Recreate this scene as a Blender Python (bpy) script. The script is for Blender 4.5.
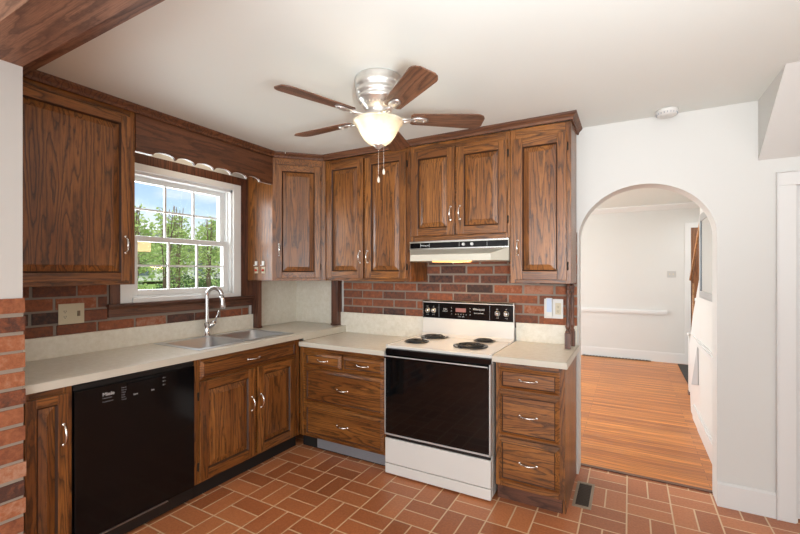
import bpy, bmesh, math, random
from mathutils import Vector, Matrix, noise
random.seed(7)
R = math.radians
for o in list(bpy.data.objects): bpy.data.objects.remove(o)
scn = bpy.context.scene; C = scn.collection

# ------------------------------------------------------------------ camera
cd = bpy.data.cameras.new('camera'); cam = bpy.data.objects.new('camera', cd); C.objects.link(cam)
cd.sensor_width = 36; cd.lens = 411.4*36/800; cd.shift_y = (271.76-267)/800; cd.clip_end = 300; cd.clip_start = .05
cam.location = (2.9496, -3.1363, 1.4235); cam.rotation_euler = (R(90), 0, .5082)
scn.camera = cam
# ------------------------------------------------------------------ exposure
vs = scn.view_settings; vs.view_transform = 'Standard'; vs.look = 'None'; vs.gamma = 1; vs.exposure = 0.5
vs.use_curve_mapping = False
# ------------------------------------------------------------------ world sky
w = bpy.data.worlds.new('sky'); scn.world = w; w.use_nodes = True
nt = w.node_tree; nt.nodes.clear()
wo = nt.nodes.new('ShaderNodeOutputWorld'); bg = nt.nodes.new('ShaderNodeBackground')
sk = nt.nodes.new('ShaderNodeTexSky'); sk.sky_type = 'NISHITA'; sk.sun_disc = False; sk.sun_elevation = R(48); sk.sun_rotation = R(60)
tc = nt.nodes.new('ShaderNodeTexCoord'); mp = nt.nodes.new('ShaderNodeMapping'); mp.inputs['Scale'].default_value = (1.6, 1.6, 5)
nz = nt.nodes.new('ShaderNodeTexNoise'); nz.inputs['Scale'].default_value = 2.2; nz.inputs['Detail'].default_value = 7; nz.inputs['Roughness'].default_value = .6
rp = nt.nodes.new('ShaderNodeValToRGB'); rp.color_ramp.elements[0].position = .40; rp.color_ramp.elements[1].position = .60
ms = nt.nodes.new('ShaderNodeVectorMath'); ms.operation = 'SCALE'; ms.inputs['Scale'].default_value = .17
mx = nt.nodes.new('ShaderNodeMixRGB'); mx.inputs[2].default_value = (1.0, 1.02, 1.06, 1)
L = nt.links.new
L(tc.outputs['Generated'], mp.inputs[0]); L(mp.outputs[0], nz.inputs['Vector']); L(nz.outputs[0], rp.inputs[0])
L(sk.outputs[0], ms.inputs[0]); L(ms.outputs[0], mx.inputs[1]); L(rp.outputs[0], mx.inputs[0]); L(mx.outputs[0], bg.inputs[0])
bg.inputs[1].default_value = .85; L(bg.outputs[0], wo.inputs[0])
# ------------------------------------------------------------------ sun, daylight through the openings, added fill lights
def light(name, kind, loc, rot, energy, color=(1, 1, 1), size=None, size_y=None, angle=None, spread=None):
    l = bpy.data.lights.new(name, kind); l.energy = energy; l.color = color
    if kind == 'AREA':
        l.shape = 'RECTANGLE'; l.size = size; l.size_y = size_y or size
        if spread: l.spread = spread
    if kind == 'POINT' and size: l.shadow_soft_size = size
    if kind == 'SUN': l.angle = angle or R(1)
    o = bpy.data.objects.new(name, l); o.location = loc; o.rotation_euler = rot; C.objects.link(o); return o
light('sun', 'SUN', (0, 0, 10), (R(40), 0, R(25)), 2.6, (1, .95, .86), angle=R(1.5))
light('rear_fill', 'AREA', (2.7, -5.9, 1.45), (R(90), 0, 0), 92, (.90, .965, 1), 3.6, 2.0)  # added fill light at an invented rear opening, out of view
light('side_fill', 'AREA', (5.1, -3.6, 1.5), (R(90), 0, R(90)), 20, (.91, .97, 1), 2.4, 1.6)  # unseen area fill in front of the closed right wall
light('window_daylight', 'AREA', (-.22, -1.2, 1.7), (R(90), 0, R(-90)), 14, (.92, .97, 1), .75, .8)
def spot(name, loc, target, energy, color, ang, size):
    l = bpy.data.lights.new(name, 'SPOT'); l.energy = energy; l.color = color; l.spot_size = R(ang); l.spot_blend = 1; l.shadow_soft_size = size
    o = bpy.data.objects.new(name, l); o.location = loc; o.rotation_euler = (Vector(target)-Vector(loc)).to_track_quat('-Z', 'Y').to_euler(); C.objects.link(o)
spot('added_ceiling_fill', (3.15, -3.0, 1.35), (2.7, -1.5, 2.43), 150, (.91, .97, 1), 100, .12)  # added fill spot aimed up to brighten the ceiling, no flash seen
light('hall_window_daylight', 'AREA', (-.35, 2.3, 1.5), (R(90), 0, R(-90)), 106, (.94, .975, 1), 2.2, 1.7)
light('entry_fill', 'AREA', (4.2, 3.6, 2.3), (0, 0, 0), 8, (.9, .96, 1), .8, 1.2)  # unseen area fill pointing down under the closed hall ceiling

# ------------------------------------------------------------------ materials
def mat(name): 
    m = bpy.data.materials.new(name); m.use_nodes = True; n = m.node_tree; b = n.nodes['Principled BSDF']; return m, n, b
def plain(name, col, rough=.5, metal=0, spec=None, emis=None, estr=0, bump=0, bscale=200, coat=0):
    m, n, b = mat(name); b.inputs['Base Color'].default_value = (*col, 1); b.inputs['Roughness'].default_value = rough
    b.inputs['Metallic'].default_value = metal; b.inputs['Coat Weight'].default_value = coat
    if spec is not None: b.inputs['Specular IOR Level'].default_value = spec
    if emis: b.inputs['Emission Color'].default_value = (*emis, 1); b.inputs['Emission Strength'].default_value = estr
    tc = n.nodes.new('ShaderNodeTexCoord'); z = n.nodes.new('ShaderNodeTexNoise'); z.inputs['Scale'].default_value = bscale; z.inputs['Detail'].default_value = 3
    n.links.new(tc.outputs['Object'], z.inputs['Vector'])
    if bump:
        bp = n.nodes.new('ShaderNodeBump'); bp.inputs['Strength'].default_value = bump; bp.inputs['Distance'].default_value = .002
        n.links.new(z.outputs[0], bp.inputs['Height']); n.links.new(bp.outputs[0], b.inputs['Normal'])
    return m
def N(n, t, **k):
    x = n.nodes.new(t)
    for a, v in k.items():
        if a.startswith('i_'): x.inputs[a[2:]].default_value = v
        else: setattr(x, a, v)
    return x
def math_(n, op, a, b=None, c=None):
    x = n.nodes.new('ShaderNodeMath'); x.operation = op
    for i, v in enumerate((a, b, c)):
        if v is None: continue
        if isinstance(v, (int, float)): x.inputs[i].default_value = v
        else: n.links.new(v, x.inputs[i])
    return x.outputs[0]
def ramp(n, src, pts):
    r = n.nodes.new('ShaderNodeValToRGB'); e = r.color_ramp.elements
    while len(e) < len(pts): e.new(.5)
    for el, (p, c) in zip(e, pts): el.position = p; el.color = (*c, 1) if len(c) == 3 else c
    n.links.new(src, r.inputs[0]); return r.outputs[0]
def mixc(n, f, a, b, mode='MIX'):
    x = n.nodes.new('ShaderNodeMixRGB'); x.blend_type = mode
    for i, v in enumerate((f, a, b)):
        if isinstance(v, (int, float)): x.inputs[i].default_value = v
        elif isinstance(v, tuple): x.inputs[i].default_value = (*v, 1)
        else: n.links.new(v, x.inputs[i])
    return x.outputs[0]

def oak(name, axis, c_hi, c_mid, c_lo, rough=.34, rings=12.5, wide=1., coat=.25):
    """stained oak, grain running along axis"""
    m, n, b = mat(name); l = n.links.new
    tc = N(n, 'ShaderNodeTexCoord'); oi = N(n, 'ShaderNodeObjectInfo')
    off = N(n, 'ShaderNodeVectorMath', operation='SCALE'); cb = N(n, 'ShaderNodeCombineXYZ')
    for i in range(3): l(oi.outputs['Random'], cb.inputs[i])
    l(cb.outputs[0], off.inputs[0]); off.inputs['Scale'].default_value = 31.7
    ad = N(n, 'ShaderNodeVectorMath', operation='ADD'); l(tc.outputs['Object'], ad.inputs[0]); l(off.outputs[0], ad.inputs[1])
    def stretched(al, ac):
        mp = N(n, 'ShaderNodeMapping'); s = [ac]*3; s['xyz'.index(axis)] = al; mp.inputs['Scale'].default_value = s
        l(ad.outputs[0], mp.inputs[0]); return mp.outputs[0]
    z1 = N(n, 'ShaderNodeTexNoise', i_Scale=1., i_Detail=1.6, i_Roughness=.45); l(stretched(.95/wide, 12.5/wide), z1.inputs['Vector'])
    zj = N(n, 'ShaderNodeTexNoise', i_Scale=1., i_Detail=3.); l(stretched(22., 60.), zj.inputs['Vector'])
    v = math_(n, 'MULTIPLY', z1.outputs[0], rings); v = math_(n, 'ADD', v, math_(n, 'MULTIPLY', zj.outputs[0], .6))
    fr = math_(n, 'FRACT', v)
    grain = ramp(n, fr, [(0, (.0,)*3), (.12, (.28,)*3), (.35, (.8,)*3), (.75, (1,)*3), (.93, (.5,)*3), (1, (0,)*3)])
    z2 = N(n, 'ShaderNodeTexNoise', i_Scale=1., i_Detail=4., i_Roughness=.65); l(stretched(9., 330.), z2.inputs['Vector'])
    pores = ramp(n, z2.outputs[0], [(.38, (0,)*3), (.56, (1,)*3)])
    z3 = N(n, 'ShaderNodeTexNoise', i_Scale=1., i_Detail=2.); l(stretched(1.0, 9.), z3.inputs['Vector'])
    base = mixc(n, ramp(n, z3.outputs[0], [(.35, (0,)*3), (.65, (1,)*3)]), c_mid, c_hi)
    k = math_(n, 'MULTIPLY', math_(n, 'ADD', math_(n, 'MULTIPLY', grain, .78), .22), math_(n, 'ADD', math_(n, 'MULTIPLY', pores, .42), .58))
    col = mixc(n, k, c_lo, base); l(col, b.inputs['Base Color'])
    b.inputs['Roughness'].default_value = rough; b.inputs['Coat Weight'].default_value = coat; b.inputs['Coat Roughness'].default_value = .25
    bp = N(n, 'ShaderNodeBump', i_Strength=.25, i_Distance=.0015); l(k, bp.inputs['Height']); l(bp.outputs[0], b.inputs['Normal'])
    return m
HI, MID, LO = (.37, .138, .029), (.215, .071, .0135), (.019, .0055, .0018)
GROOVE = plain('stain_and_shade_groove', (.045, .016, .006), .5)  # dark stain in the grooves, with their shade painted into the colour
OZ = oak('oak_vertical', 'z', HI, MID, LO); OX = oak('oak_along_x', 'x', HI, MID, LO); OY = oak('oak_along_y', 'y', HI, MID, LO)
DH, DM, DL = (.20, .075, .038), (.125, .045, .024), (.03, .011, .006)
DX = oak('dark_wood_x', 'x', DH, DM, DL, .45, 9); DY = oak('dark_wood_y', 'y', DH, DM, DL, .4, 9); DZ = oak('dark_wood_z', 'z', DH, DM, DL, .4, 9)
VY = oak('valance_wood', 'y', (.2, .075, .03), (.13, .046, .018), (.05, .016, .007), .4, 8)
BX = oak('beam_wood', 'x', (.40, .21, .125), (.28, .135, .078), (.09, .04, .024), .6, 8, coat=0)
CW = oak('crown_wood', 'x', (.20, .075, .028), (.14, .05, .018), (.045, .014, .006), .6, 9, coat=0)
BLZ = oak('blade_wood', 'x', (.26, .115, .06), (.15, .062, .032), (.045, .017, .01), .35, 9)
RAIL = oak('rail_wood', 'y', (.6, .32, .14), (.5, .25, .1), (.3, .13, .05), .4, 6)
DOORW = oak('door_wood', 'z', (.38, .16, .06), (.26, .1, .035), (.1, .035, .012), .4, 8)

WALL = plain('wall_paint', (.64, .63, .60), .55, bump=.03, bscale=60)
CEIL = plain('ceiling_paint', (.755, .785, .75), .6, bump=.03, bscale=50)
TRIM = plain('white_trim', (.70, .69, .67), .35, coat=.2)
VINYL = plain('window_vinyl', (.80, .81, .80), .35)
ENAMEL = plain('white_enamel', (.72, .70, .66), .18, coat=.5)
BISCUIT = plain('biscuit_enamel', (.62, .59, .49), .3, coat=.3)
BLACK = plain('black_gloss', (.003, .003, .0035), .12, spec=.3)
BLACKM = plain('black_matte', (.007, .007, .007), .4)
OVEN = plain('oven_glass', (.0025, .003, .0035), .05, spec=.45)
CHROME = plain('chrome', (.75, .75, .76), .13, 1)
STEEL = plain('brushed_steel', (.66, .68, .70), .36, 1)
SATIN = plain('satin_edge_metal', (.62, .62, .61), .45, .6)
PMORTAR = plain('pillar_mortar', (.36, .30, .24), .9, bump=.5, bscale=250)
NICKEL = plain('satin_nickel', (.74, .72, .69), .3, .9)
PULL = plain('silver_pull', (.82, .80, .76), .22, 1)
IRON = plain('burner_coil', (.02, .02, .02), .5)
DRIP = plain('drip_pan', (.10, .10, .10), .25, 1)
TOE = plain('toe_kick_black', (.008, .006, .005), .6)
GREYM = plain('grey_metal', (.36, .38, .42), .4, .6)
ALMOND = plain('almond_plastic', (.62, .54, .38), .4)
WHITEP = plain('white_plastic', (.70, .69, .66), .35)
PALEBLUE = plain('pale_blue_plastic', (.5, .6, .78), .35)
REDP = plain('red_button', (.5, .05, .02), .35)
INK = plain('white_print', (.7, .7, .7), .5)
MORTAR = plain('mortar', (.27, .225, .185), .9, bump=.5, bscale=250)
TANP = plain('tan_board', (.42, .30, .13), .6)
SILVER = plain('silver_frame', (.40, .40, .40), .35, .7)
SLATE = plain('slate_blue_frame_edge', (.12, .16, .20), .4)
BRONZE = plain('vent_bronze', (.20, .15, .10), .4, .6)
HINGE = plain('hinge_black', (.02, .018, .015), .45, .4)
MIRROR = plain('mirror_glass', (.80, .82, .82), .04, 1)
MAT = plain('entry_mat', (.05, .045, .04), .9)
SIDING = plain('white_siding', (.75, .75, .72), .7)
ROOF = plain('grey_roof', (.15, .15, .16), .8)
GREYFAB = plain('grey_panel', (.40, .40, .40), .6)
AMBER = plain('hood_lens', (.8, .45, .15), .4, emis=(1, .5, .16), estr=1.1)

def glass_mat():
    m, n, b = mat('pane_glass'); n.nodes.remove(b); out = n.nodes['Material Output']
    t = N(n, 'ShaderNodeBsdfTransparent'); g = N(n, 'ShaderNodeBsdfGlossy'); g.inputs['Roughness'].default_value = .02
    f = N(n, 'ShaderNodeFresnel', i_IOR=1.45); mx = N(n, 'ShaderNodeMixShader')
    n.links.new(math_(n, 'MULTIPLY', f.outputs[0], .6), mx.inputs[0]); n.links.new(t.outputs[0], mx.inputs[1]); n.links.new(g.outputs[0], mx.inputs[2]); n.links.new(mx.outputs[0], out.inputs[0])
    return m
GLASS = glass_mat()
def bowl_mat():
    m, n, b = mat('frosted_bowl_glass'); l = n.links.new
    tc = N(n, 'ShaderNodeTexCoord'); z = N(n, 'ShaderNodeTexNoise', i_Scale=14., i_Detail=4.); l(tc.outputs['Object'], z.inputs['Vector'])
    c = ramp(n, z.outputs[0], [(.35, (.58, .50, .37)), (.65, (.74, .69, .58))]); l(c, b.inputs['Base Color'])
    b.inputs['Roughness'].default_value = .3; b.inputs['Coat Weight'].default_value = .4
    tr = N(n, 'ShaderNodeBsdfTranslucent'); l(c, tr.inputs[0]); mx = N(n, 'ShaderNodeMixShader'); mx.inputs[0].default_value = .2
    l(b.outputs[0], mx.inputs[1]); l(tr.outputs[0], mx.inputs[2]); l(mx.outputs[0], n.nodes['Material Output'].inputs[0]); return m
BOWL = bowl_mat()

def laminate():
    m, n, b = mat('cream_laminate'); tc = N(n, 'ShaderNodeTexCoord')
    z = N(n, 'ShaderNodeTexNoise', i_Scale=28., i_Detail=6., i_Roughness=.7); n.links.new(tc.outputs['Object'], z.inputs['Vector'])
    n.links.new(ramp(n, z.outputs[0], [(.3, (.71, .65, .53)), (.5, (.78, .725, .615)), (.7, (.84, .79, .69))]), b.inputs['Base Color'])
    b.inputs['Roughness'].default_value = .32; return m
LAM = laminate()
def edge_mat():
    m, n, b = mat('laminate_edge'); b.inputs['Base Color'].default_value = (.62, .58, .49, 1); b.inputs['Roughness'].default_value = .4; return m
LEDGE = edge_mat()

def brick_mat(name, cols):
    m, n, b = mat(name); a = N(n, 'ShaderNodeAttribute', attribute_name='tone'); tc = N(n, 'ShaderNodeTexCoord')
    z = N(n, 'ShaderNodeTexNoise', i_Scale=38., i_Detail=6., i_Roughness=.7); n.links.new(tc.outputs['Object'], z.inputs['Vector'])
    v = math_(n, 'ADD', a.outputs['Fac'], math_(n, 'MULTIPLY', math_(n, 'SUBTRACT', z.outputs[0], .5), 1.3))
    c = ramp(n, v, cols); n.links.new(c, b.inputs['Base Color']); b.inputs['Roughness'].default_value = .85
    bp = N(n, 'ShaderNodeBump', i_Strength=.9, i_Distance=.006); n.links.new(z.outputs[0], bp.inputs['Height']); n.links.new(bp.outputs[0], b.inputs['Normal'])
    return m
BRICK = brick_mat('old_red_brick', [(0, (.045, .028, .025)), (.22, (.11, .05, .036)), (.5, (.20, .07, .038)), (.8, (.32, .10, .042)), (1, (.40, .19, .12))])
PBRICK = brick_mat('pillar_red_brick', [(0, (.09, .038, .025)), (.3, (.24, .077, .035)), (.7, (.40, .14, .06)), (1, (.50, .26, .16))])

def floor_brick():
    m, n, b = mat('basketweave_floor_brick'); l = n.links.new
    g = N(n, 'ShaderNodeNewGeometry'); sp = N(n, 'ShaderNodeSeparateXYZ'); l(g.outputs['Position'], sp.inputs[0])
    u = math_(n, 'DIVIDE', math_(n, 'SUBTRACT', sp.outputs[0], .597-.234*40), .234); v = math_(n, 'DIVIDE', math_(n, 'ADD', sp.outputs[1], 1.087+.2405*40), .2405)
    ku, kv = math_(n, 'FLOOR', u), math_(n, 'FLOOR', v); fu, fv = math_(n, 'FRACT', u), math_(n, 'FRACT', v)
    par = math_(n, 'MODULO', math_(n, 'ADD', ku, kv), 2.)
    inv = math_(n, 'SUBTRACT', 1., par)
    s = math_(n, 'ADD', math_(n, 'MULTIPLY', fu, inv), math_(n, 'MULTIPLY', fv, par))      # split direction
    t = math_(n, 'ADD', math_(n, 'MULTIPLY', fv, inv), math_(n, 'MULTIPLY', fu, par))
    s2 = math_(n, 'MULTIPLY', s, 2.); half = math_(n, 'FLOOR', s2); sf = math_(n, 'FRACT', s2)
    da = math_(n, 'MULTIPLY', math_(n, 'MINIMUM', sf, math_(n, 'SUBTRACT', 1., sf)), .118)
    db = math_(n, 'MULTIPLY', math_(n, 'MINIMUM', t, math_(n, 'SUBTRACT', 1., t)), .236)
    z = N(n, 'ShaderNodeTexNoise', i_Scale=75., i_Detail=4., i_Roughness=.65); l(g.outputs['Position'], z.inputs['Vector'])
    d = math_(n, 'ADD', math_(n, 'MINIMUM', da, db), math_(n, 'MULTIPLY', math_(n, 'SUBTRACT', z.outputs[0], .5), .003))
    face = ramp(n, math_(n, 'MULTIPLY', d, 100.), [(.33, (0,)*3), (.52, (1,)*3)])
    cb = N(n, 'ShaderNodeCombineXYZ'); l(ku, cb.inputs[0]); l(kv, cb.inputs[1]); l(half, cb.inputs[2])
    wn = N(n, 'ShaderNodeTexWhiteNoise'); l(cb.outputs[0], wn.inputs[0])
    tone = math_(n, 'ADD', math_(n, 'MULTIPLY', wn.outputs['Value'], .38), math_(n, 'MULTIPLY', z.outputs[0], .62))
    c = ramp(n, tone, [(.15, (.26, .08, .027)), (.45, (.43, .14, .052)), (.75, (.58, .215, .085)), (1, (.68, .30, .14))])
    col = mixc(n, face, (.72, .50, .31), c); l(col, b.inputs['Base Color'])
    b.inputs['Roughness'].default_value = .36; b.inputs['Specular IOR Level'].default_value = .5
    bp = N(n, 'ShaderNodeBump', i_Strength=.5, i_Distance=.003); l(math_(n, 'ADD', face, math_(n, 'MULTIPLY', z.outputs[0], .6)), bp.inputs['Height']); l(bp.outputs[0], b.inputs['Normal'])
    return m
FLOORB = floor_brick()
def floor_wood():
    m, n, b = mat('oak_strip_floor'); l = n.links.new
    g = N(n, 'ShaderNodeNewGeometry'); br = N(n, 'ShaderNodeTexBrick', offset=.37, i_Scale=1.)
    br.inputs['Brick Width'].default_value = 1.3; br.inputs['Row Height'].default_value = .057; br.inputs['Mortar Size'].default_value = .0012
    br.inputs['Color1'].default_value = (.42, .12, .018, 1); br.inputs['Color2'].default_value = (.70, .25, .045, 1); br.inputs['Mortar'].default_value = (.16, .05, .015, 1)
    l(g.outputs['Position'], br.inputs['Vector'])
    mp = N(n, 'ShaderNodeMapping'); mp.inputs['Scale'].default_value = (2, 45, 1); l(g.outputs['Position'], mp.inputs[0])
    z = N(n, 'ShaderNodeTexNoise', i_Scale=1., i_Detail=4.); l(mp.outputs[0], z.inputs['Vector'])
    l(mixc(n, .55, br.outputs[0], ramp(n, z.outputs[0], [(.35, (.35,)*3), (.65, (1.3,)*3)]), 'MULTIPLY'), b.inputs['Base Color'])
    b.inputs['Roughness'].default_value = .3; b.inputs['Specular IOR Level'].default_value = .35; return m
FLOORW = floor_wood()
def leafm(name, a, c):
    m, n, b = mat(name); t = N(n, 'ShaderNodeAttribute', attribute_name='tone')
    l = n.links.new; l(ramp(n, t.outputs['Fac'], [(0, a), (1, c)]), b.inputs['Base Color']); b.inputs['Roughness'].default_value = .6
    tr = N(n, 'ShaderNodeBsdfTranslucent'); l(b.inputs['Base Color'].links[0].from_socket, tr.inputs[0])
    mx = N(n, 'ShaderNodeMixShader'); mx.inputs[0].default_value = .45; l(b.outputs[0], mx.inputs[1]); l(tr.outputs[0], mx.inputs[2]); l(mx.outputs[0], n.nodes['Material Output'].inputs[0]); return m
LEAF = leafm('leaf_green', (.20, .33, .08), (.62, .74, .30)); LEAFY = leafm('leaf_yellow_green', (.35, .50, .06), (.75, .85, .2)); LEAFD = leafm('leaf_dark_green', (.04, .10, .03), (.14, .24, .08))
def grassm():
    m, n, b = mat('lawn_grass'); tc = N(n, 'ShaderNodeTexCoord'); z = N(n, 'ShaderNodeTexNoise', i_Scale=3., i_Detail=8.); n.links.new(tc.outputs['Object'], z.inputs['Vector'])
    n.links.new(ramp(n, z.outputs[0], [(.3, (.10, .22, .04)), (.7, (.30, .46, .09))]), b.inputs['Base Color']); b.inputs['Roughness'].default_value = .9; return m
GRASS = grassm(); BARK = plain('bark', (.16, .11, .08), .9, bump=.4, bscale=40)

# ------------------------------------------------------------------ helpers
W = {}
def wmat(o): return W.get(o.name, Matrix())
class MB:
    """collects shapes in world coordinates (or in the frame F) and builds one mesh object"""
    def __init__(s, F=None): s.v = []; s.f = []; s.mi = []; s.F = F; s.tone = []; s.mats = []; s.sm = []
    def m(s, m):
        if m not in s.mats: s.mats.append(m)
        return s.mats.index(m)
    def add(s, vs, fs, m=None, tone=.5, smooth=False):
        k = len(s.v); s.v += [Vector(p) for p in vs]; i = s.m(m) if m else 0
        for f in fs: s.f.append([a+k for a in f]); s.mi.append(i); s.tone.append(tone); s.sm.append(smooth)
        return s
    def box(s, a, b, m=None, tone=.5, bev=0):
        x0, x1 = sorted((a[0], b[0])); y0, y1 = sorted((a[1], b[1])); z0, z1 = sorted((a[2], b[2]))
        if bev and min(x1-x0, y1-y0, z1-z0) > 2.2*bev:
            bm = bmesh.new(); bmesh.ops.create_cube(bm, size=1)
            for v in bm.verts: v.co = Vector(((x0+x1)/2+v.co.x*(x1-x0), (y0+y1)/2+v.co.y*(y1-y0), (z0+z1)/2+v.co.z*(z1-z0)))
            bmesh.ops.bevel(bm, geom=bm.edges[:], offset=bev, segments=2, profile=.6, affect='EDGES')
            bm.verts.ensure_lookup_table(); s.add([v.co.copy() for v in bm.verts], [[v.index for v in f.verts] for f in bm.faces], m, tone); bm.free(); return s
        v = [(x, y, z) for z in (z0, z1) for y in (y0, y1) for x in (x0, x1)]
        return s.add(v, [(0, 2, 3, 1), (4, 5, 7, 6), (0, 1, 5, 4), (2, 6, 7, 3), (0, 4, 6, 2), (1, 3, 7, 5)], m, tone)
    def prism(s, poly, axis, a, b, m=None, tone=.5, smooth=False):
        """poly: 2D points in the other two axes (in order), extruded along axis from a to b"""
        def P(p, t): 
            q = list(p); q.insert('xyz'.index(axis), t); return tuple(q)
        n = len(poly); v = [P(p, a) for p in poly]+[P(p, b) for p in poly]
        fs = [[i, (i+1) % n, n+(i+1) % n, n+i] for i in range(n)]+[list(range(n))[::-1], [n+i for i in range(n)]]
        return s.add(v, fs, m, tone, smooth)
    def tube(s, pts, r, seg=10, m=None, closed=False, tone=.5):
        pts = [Vector(p) for p in pts]; n = len(pts); rs = r if isinstance(r, (list, tuple)) else [r]*n
        vs = []; fs = []; up = None
        for i, p in enumerate(pts):
            if closed: t = pts[(i+1) % n]-pts[i-1]
            else: t = pts[min(i+1, n-1)]-pts[max(i-1, 0)]
            t.normalize()
            if up is None: up = t.orthogonal().normalized()
            else:
                up = (up-t*up.dot(t)); up = up.normalized() if up.length > 1e-6 else t.orthogonal().normalized()
            w_ = t.cross(up)
            for k in range(seg): a = 2*math.pi*k/seg; vs.append(p+(up*math.cos(a)+w_*math.sin(a))*rs[i])
        for i in range(n if closed else n-1):
            j = (i+1) % n
            for k in range(seg): fs.append([i*seg+k, i*seg+(k+1) % seg, j*seg+(k+1) % seg, j*seg+k])
        if not closed: fs += [list(range(seg))[::-1], [(n-1)*seg+k for k in range(seg)]]
        return s.add(vs, fs, m, tone, True)
    def lathe(s, prof, c, seg=32, m=None, axis='z', smooth=True, tone=.5):
        """prof: list of (r, h) about the axis through c"""
        vs = []; fs = []; n = len(prof)
        for r, h in prof:
            for k in range(seg):
                a = 2*math.pi*k/seg; p = [r*math.cos(a), r*math.sin(a)]
                q = {'z': (p[0], p[1], h), 'y': (p[0], h, p[1]), 'x': (h, p[0], p[1])}[axis]
                vs.append((c[0]+q[0], c[1]+q[1], c[2]+q[2]))
        for i in range(n-1):
            for k in range(seg): fs.append([i*seg+k, i*seg+(k+1) % seg, (i+1)*seg+(k+1) % seg, (i+1)*seg+k])
        if prof[0][0] > 1e-5: fs.append(list(range(seg))[::-1])
        if prof[-1][0] > 1e-5: fs.append([(n-1)*seg+k for k in range(seg)])
        return s.add(vs, fs, m, tone, smooth)
    def build(s, name, m=None, parent=None, local=False, bevel=0):
        me = bpy.data.meshes.new(name); inv = Matrix() if local or parent is None else wmat(parent).inverted()
        F = s.F or Matrix()
        me.from_pydata([tuple(inv @ (F @ v)) for v in s.v], [], s.f)
        for mm in (s.mats or [m]): me.materials.append(mm)
        for p, i, q in zip(me.polygons, s.mi, s.sm): p.material_index = i; p.use_smooth = q
        at = me.attributes.new('tone', 'FLOAT', 'FACE'); at.data.foreach_set('value', s.tone)
        bm = bmesh.new(); bm.from_mesh(me); bmesh.ops.recalc_face_normals(bm, faces=bm.faces[:]); bm.to_mesh(me); bm.free()
        o = bpy.data.objects.new(name, me); C.objects.link(o)
        if parent: o.parent = parent; W[o.name] = wmat(parent)
        if bevel:
            b = o.modifiers.new('bevel', 'BEVEL'); b.width = bevel; b.segments = 2; b.limit_method = 'ANGLE'; b.angle_limit = R(40)
        return o
def tag(o, label=None, cat=None, group=None, kind=None):
    if label: o['label'] = label
    if cat: o['category'] = cat
    if group: o['group'] = group
    if kind: o['kind'] = kind
    return o
def thing(name, label, cat, loc, group=None, rot=0):
    o = bpy.data.objects.new(name, None); o.empty_display_size = .05; o.location = loc; o.rotation_euler = (0, 0, rot); C.objects.link(o)
    W[o.name] = Matrix.Translation(loc) @ Matrix.Rotation(rot, 4, 'Z'); return tag(o, label, cat, group)
def struct(o, label=None): o['kind'] = 'structure'; return tag(o, label)
def copy_tree(o, loc, label, dz=0):
    r = o.copy(); C.objects.link(r); r.location = loc; r['label'] = label; r.rotation_euler = (0, 0, o.rotation_euler.z+dz)
    for ch in list(o.children):
        c = ch.copy(); C.objects.link(c); c.parent = r
        for g in ch.children: d = g.copy(); C.objects.link(d); d.parent = c
    return r
def frame(O, A, Nn):
    """local (a, n, b): a along the width, n out of the face, b up"""
    A = Vector(A).normalized(); Nn = Vector(Nn).normalized(); Z = Vector((0, 0, 1))
    M = Matrix.Identity(4)
    for i in range(3): M[i][0] = A[i]; M[i][1] = Nn[i]; M[i][2] = Z[i]; M[i][3] = O[i]
    return M
def text(name, body, size, F, m, parent, align='LEFT', a=0, b=0, n=0):
    cu = bpy.data.curves.new(name, 'FONT'); cu.body = body; cu.size = size; cu.extrude = .0002; cu.align_x = align
    to = bpy.data.objects.new(name, cu); C.objects.link(to); bpy.context.view_layer.update()
    me = bpy.data.meshes.new_from_object(to.evaluated_get(bpy.context.evaluated_depsgraph_get())); bpy.data.objects.remove(to)
    T = wmat(parent).inverted() @ F @ Matrix.Translation((a, n, b)) @ Matrix.Rotation(R(90), 4, 'X')
    # frame has (a, n, b) axes with n outward: the text plane is a-b
    me.transform(T); me.materials.clear(); me.materials.append(m)
    o = bpy.data.objects.new(name, me); C.objects.link(o); o.parent = parent; W[o.name] = wmat(parent); return o
BACK = lambda y, x=0: frame((x, y, 0), (1, 0, 0), (0, -1, 0))
LEFT = lambda x, y=0: frame((x, y, 0), (0, 1, 0), (1, 0, 0))

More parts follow.
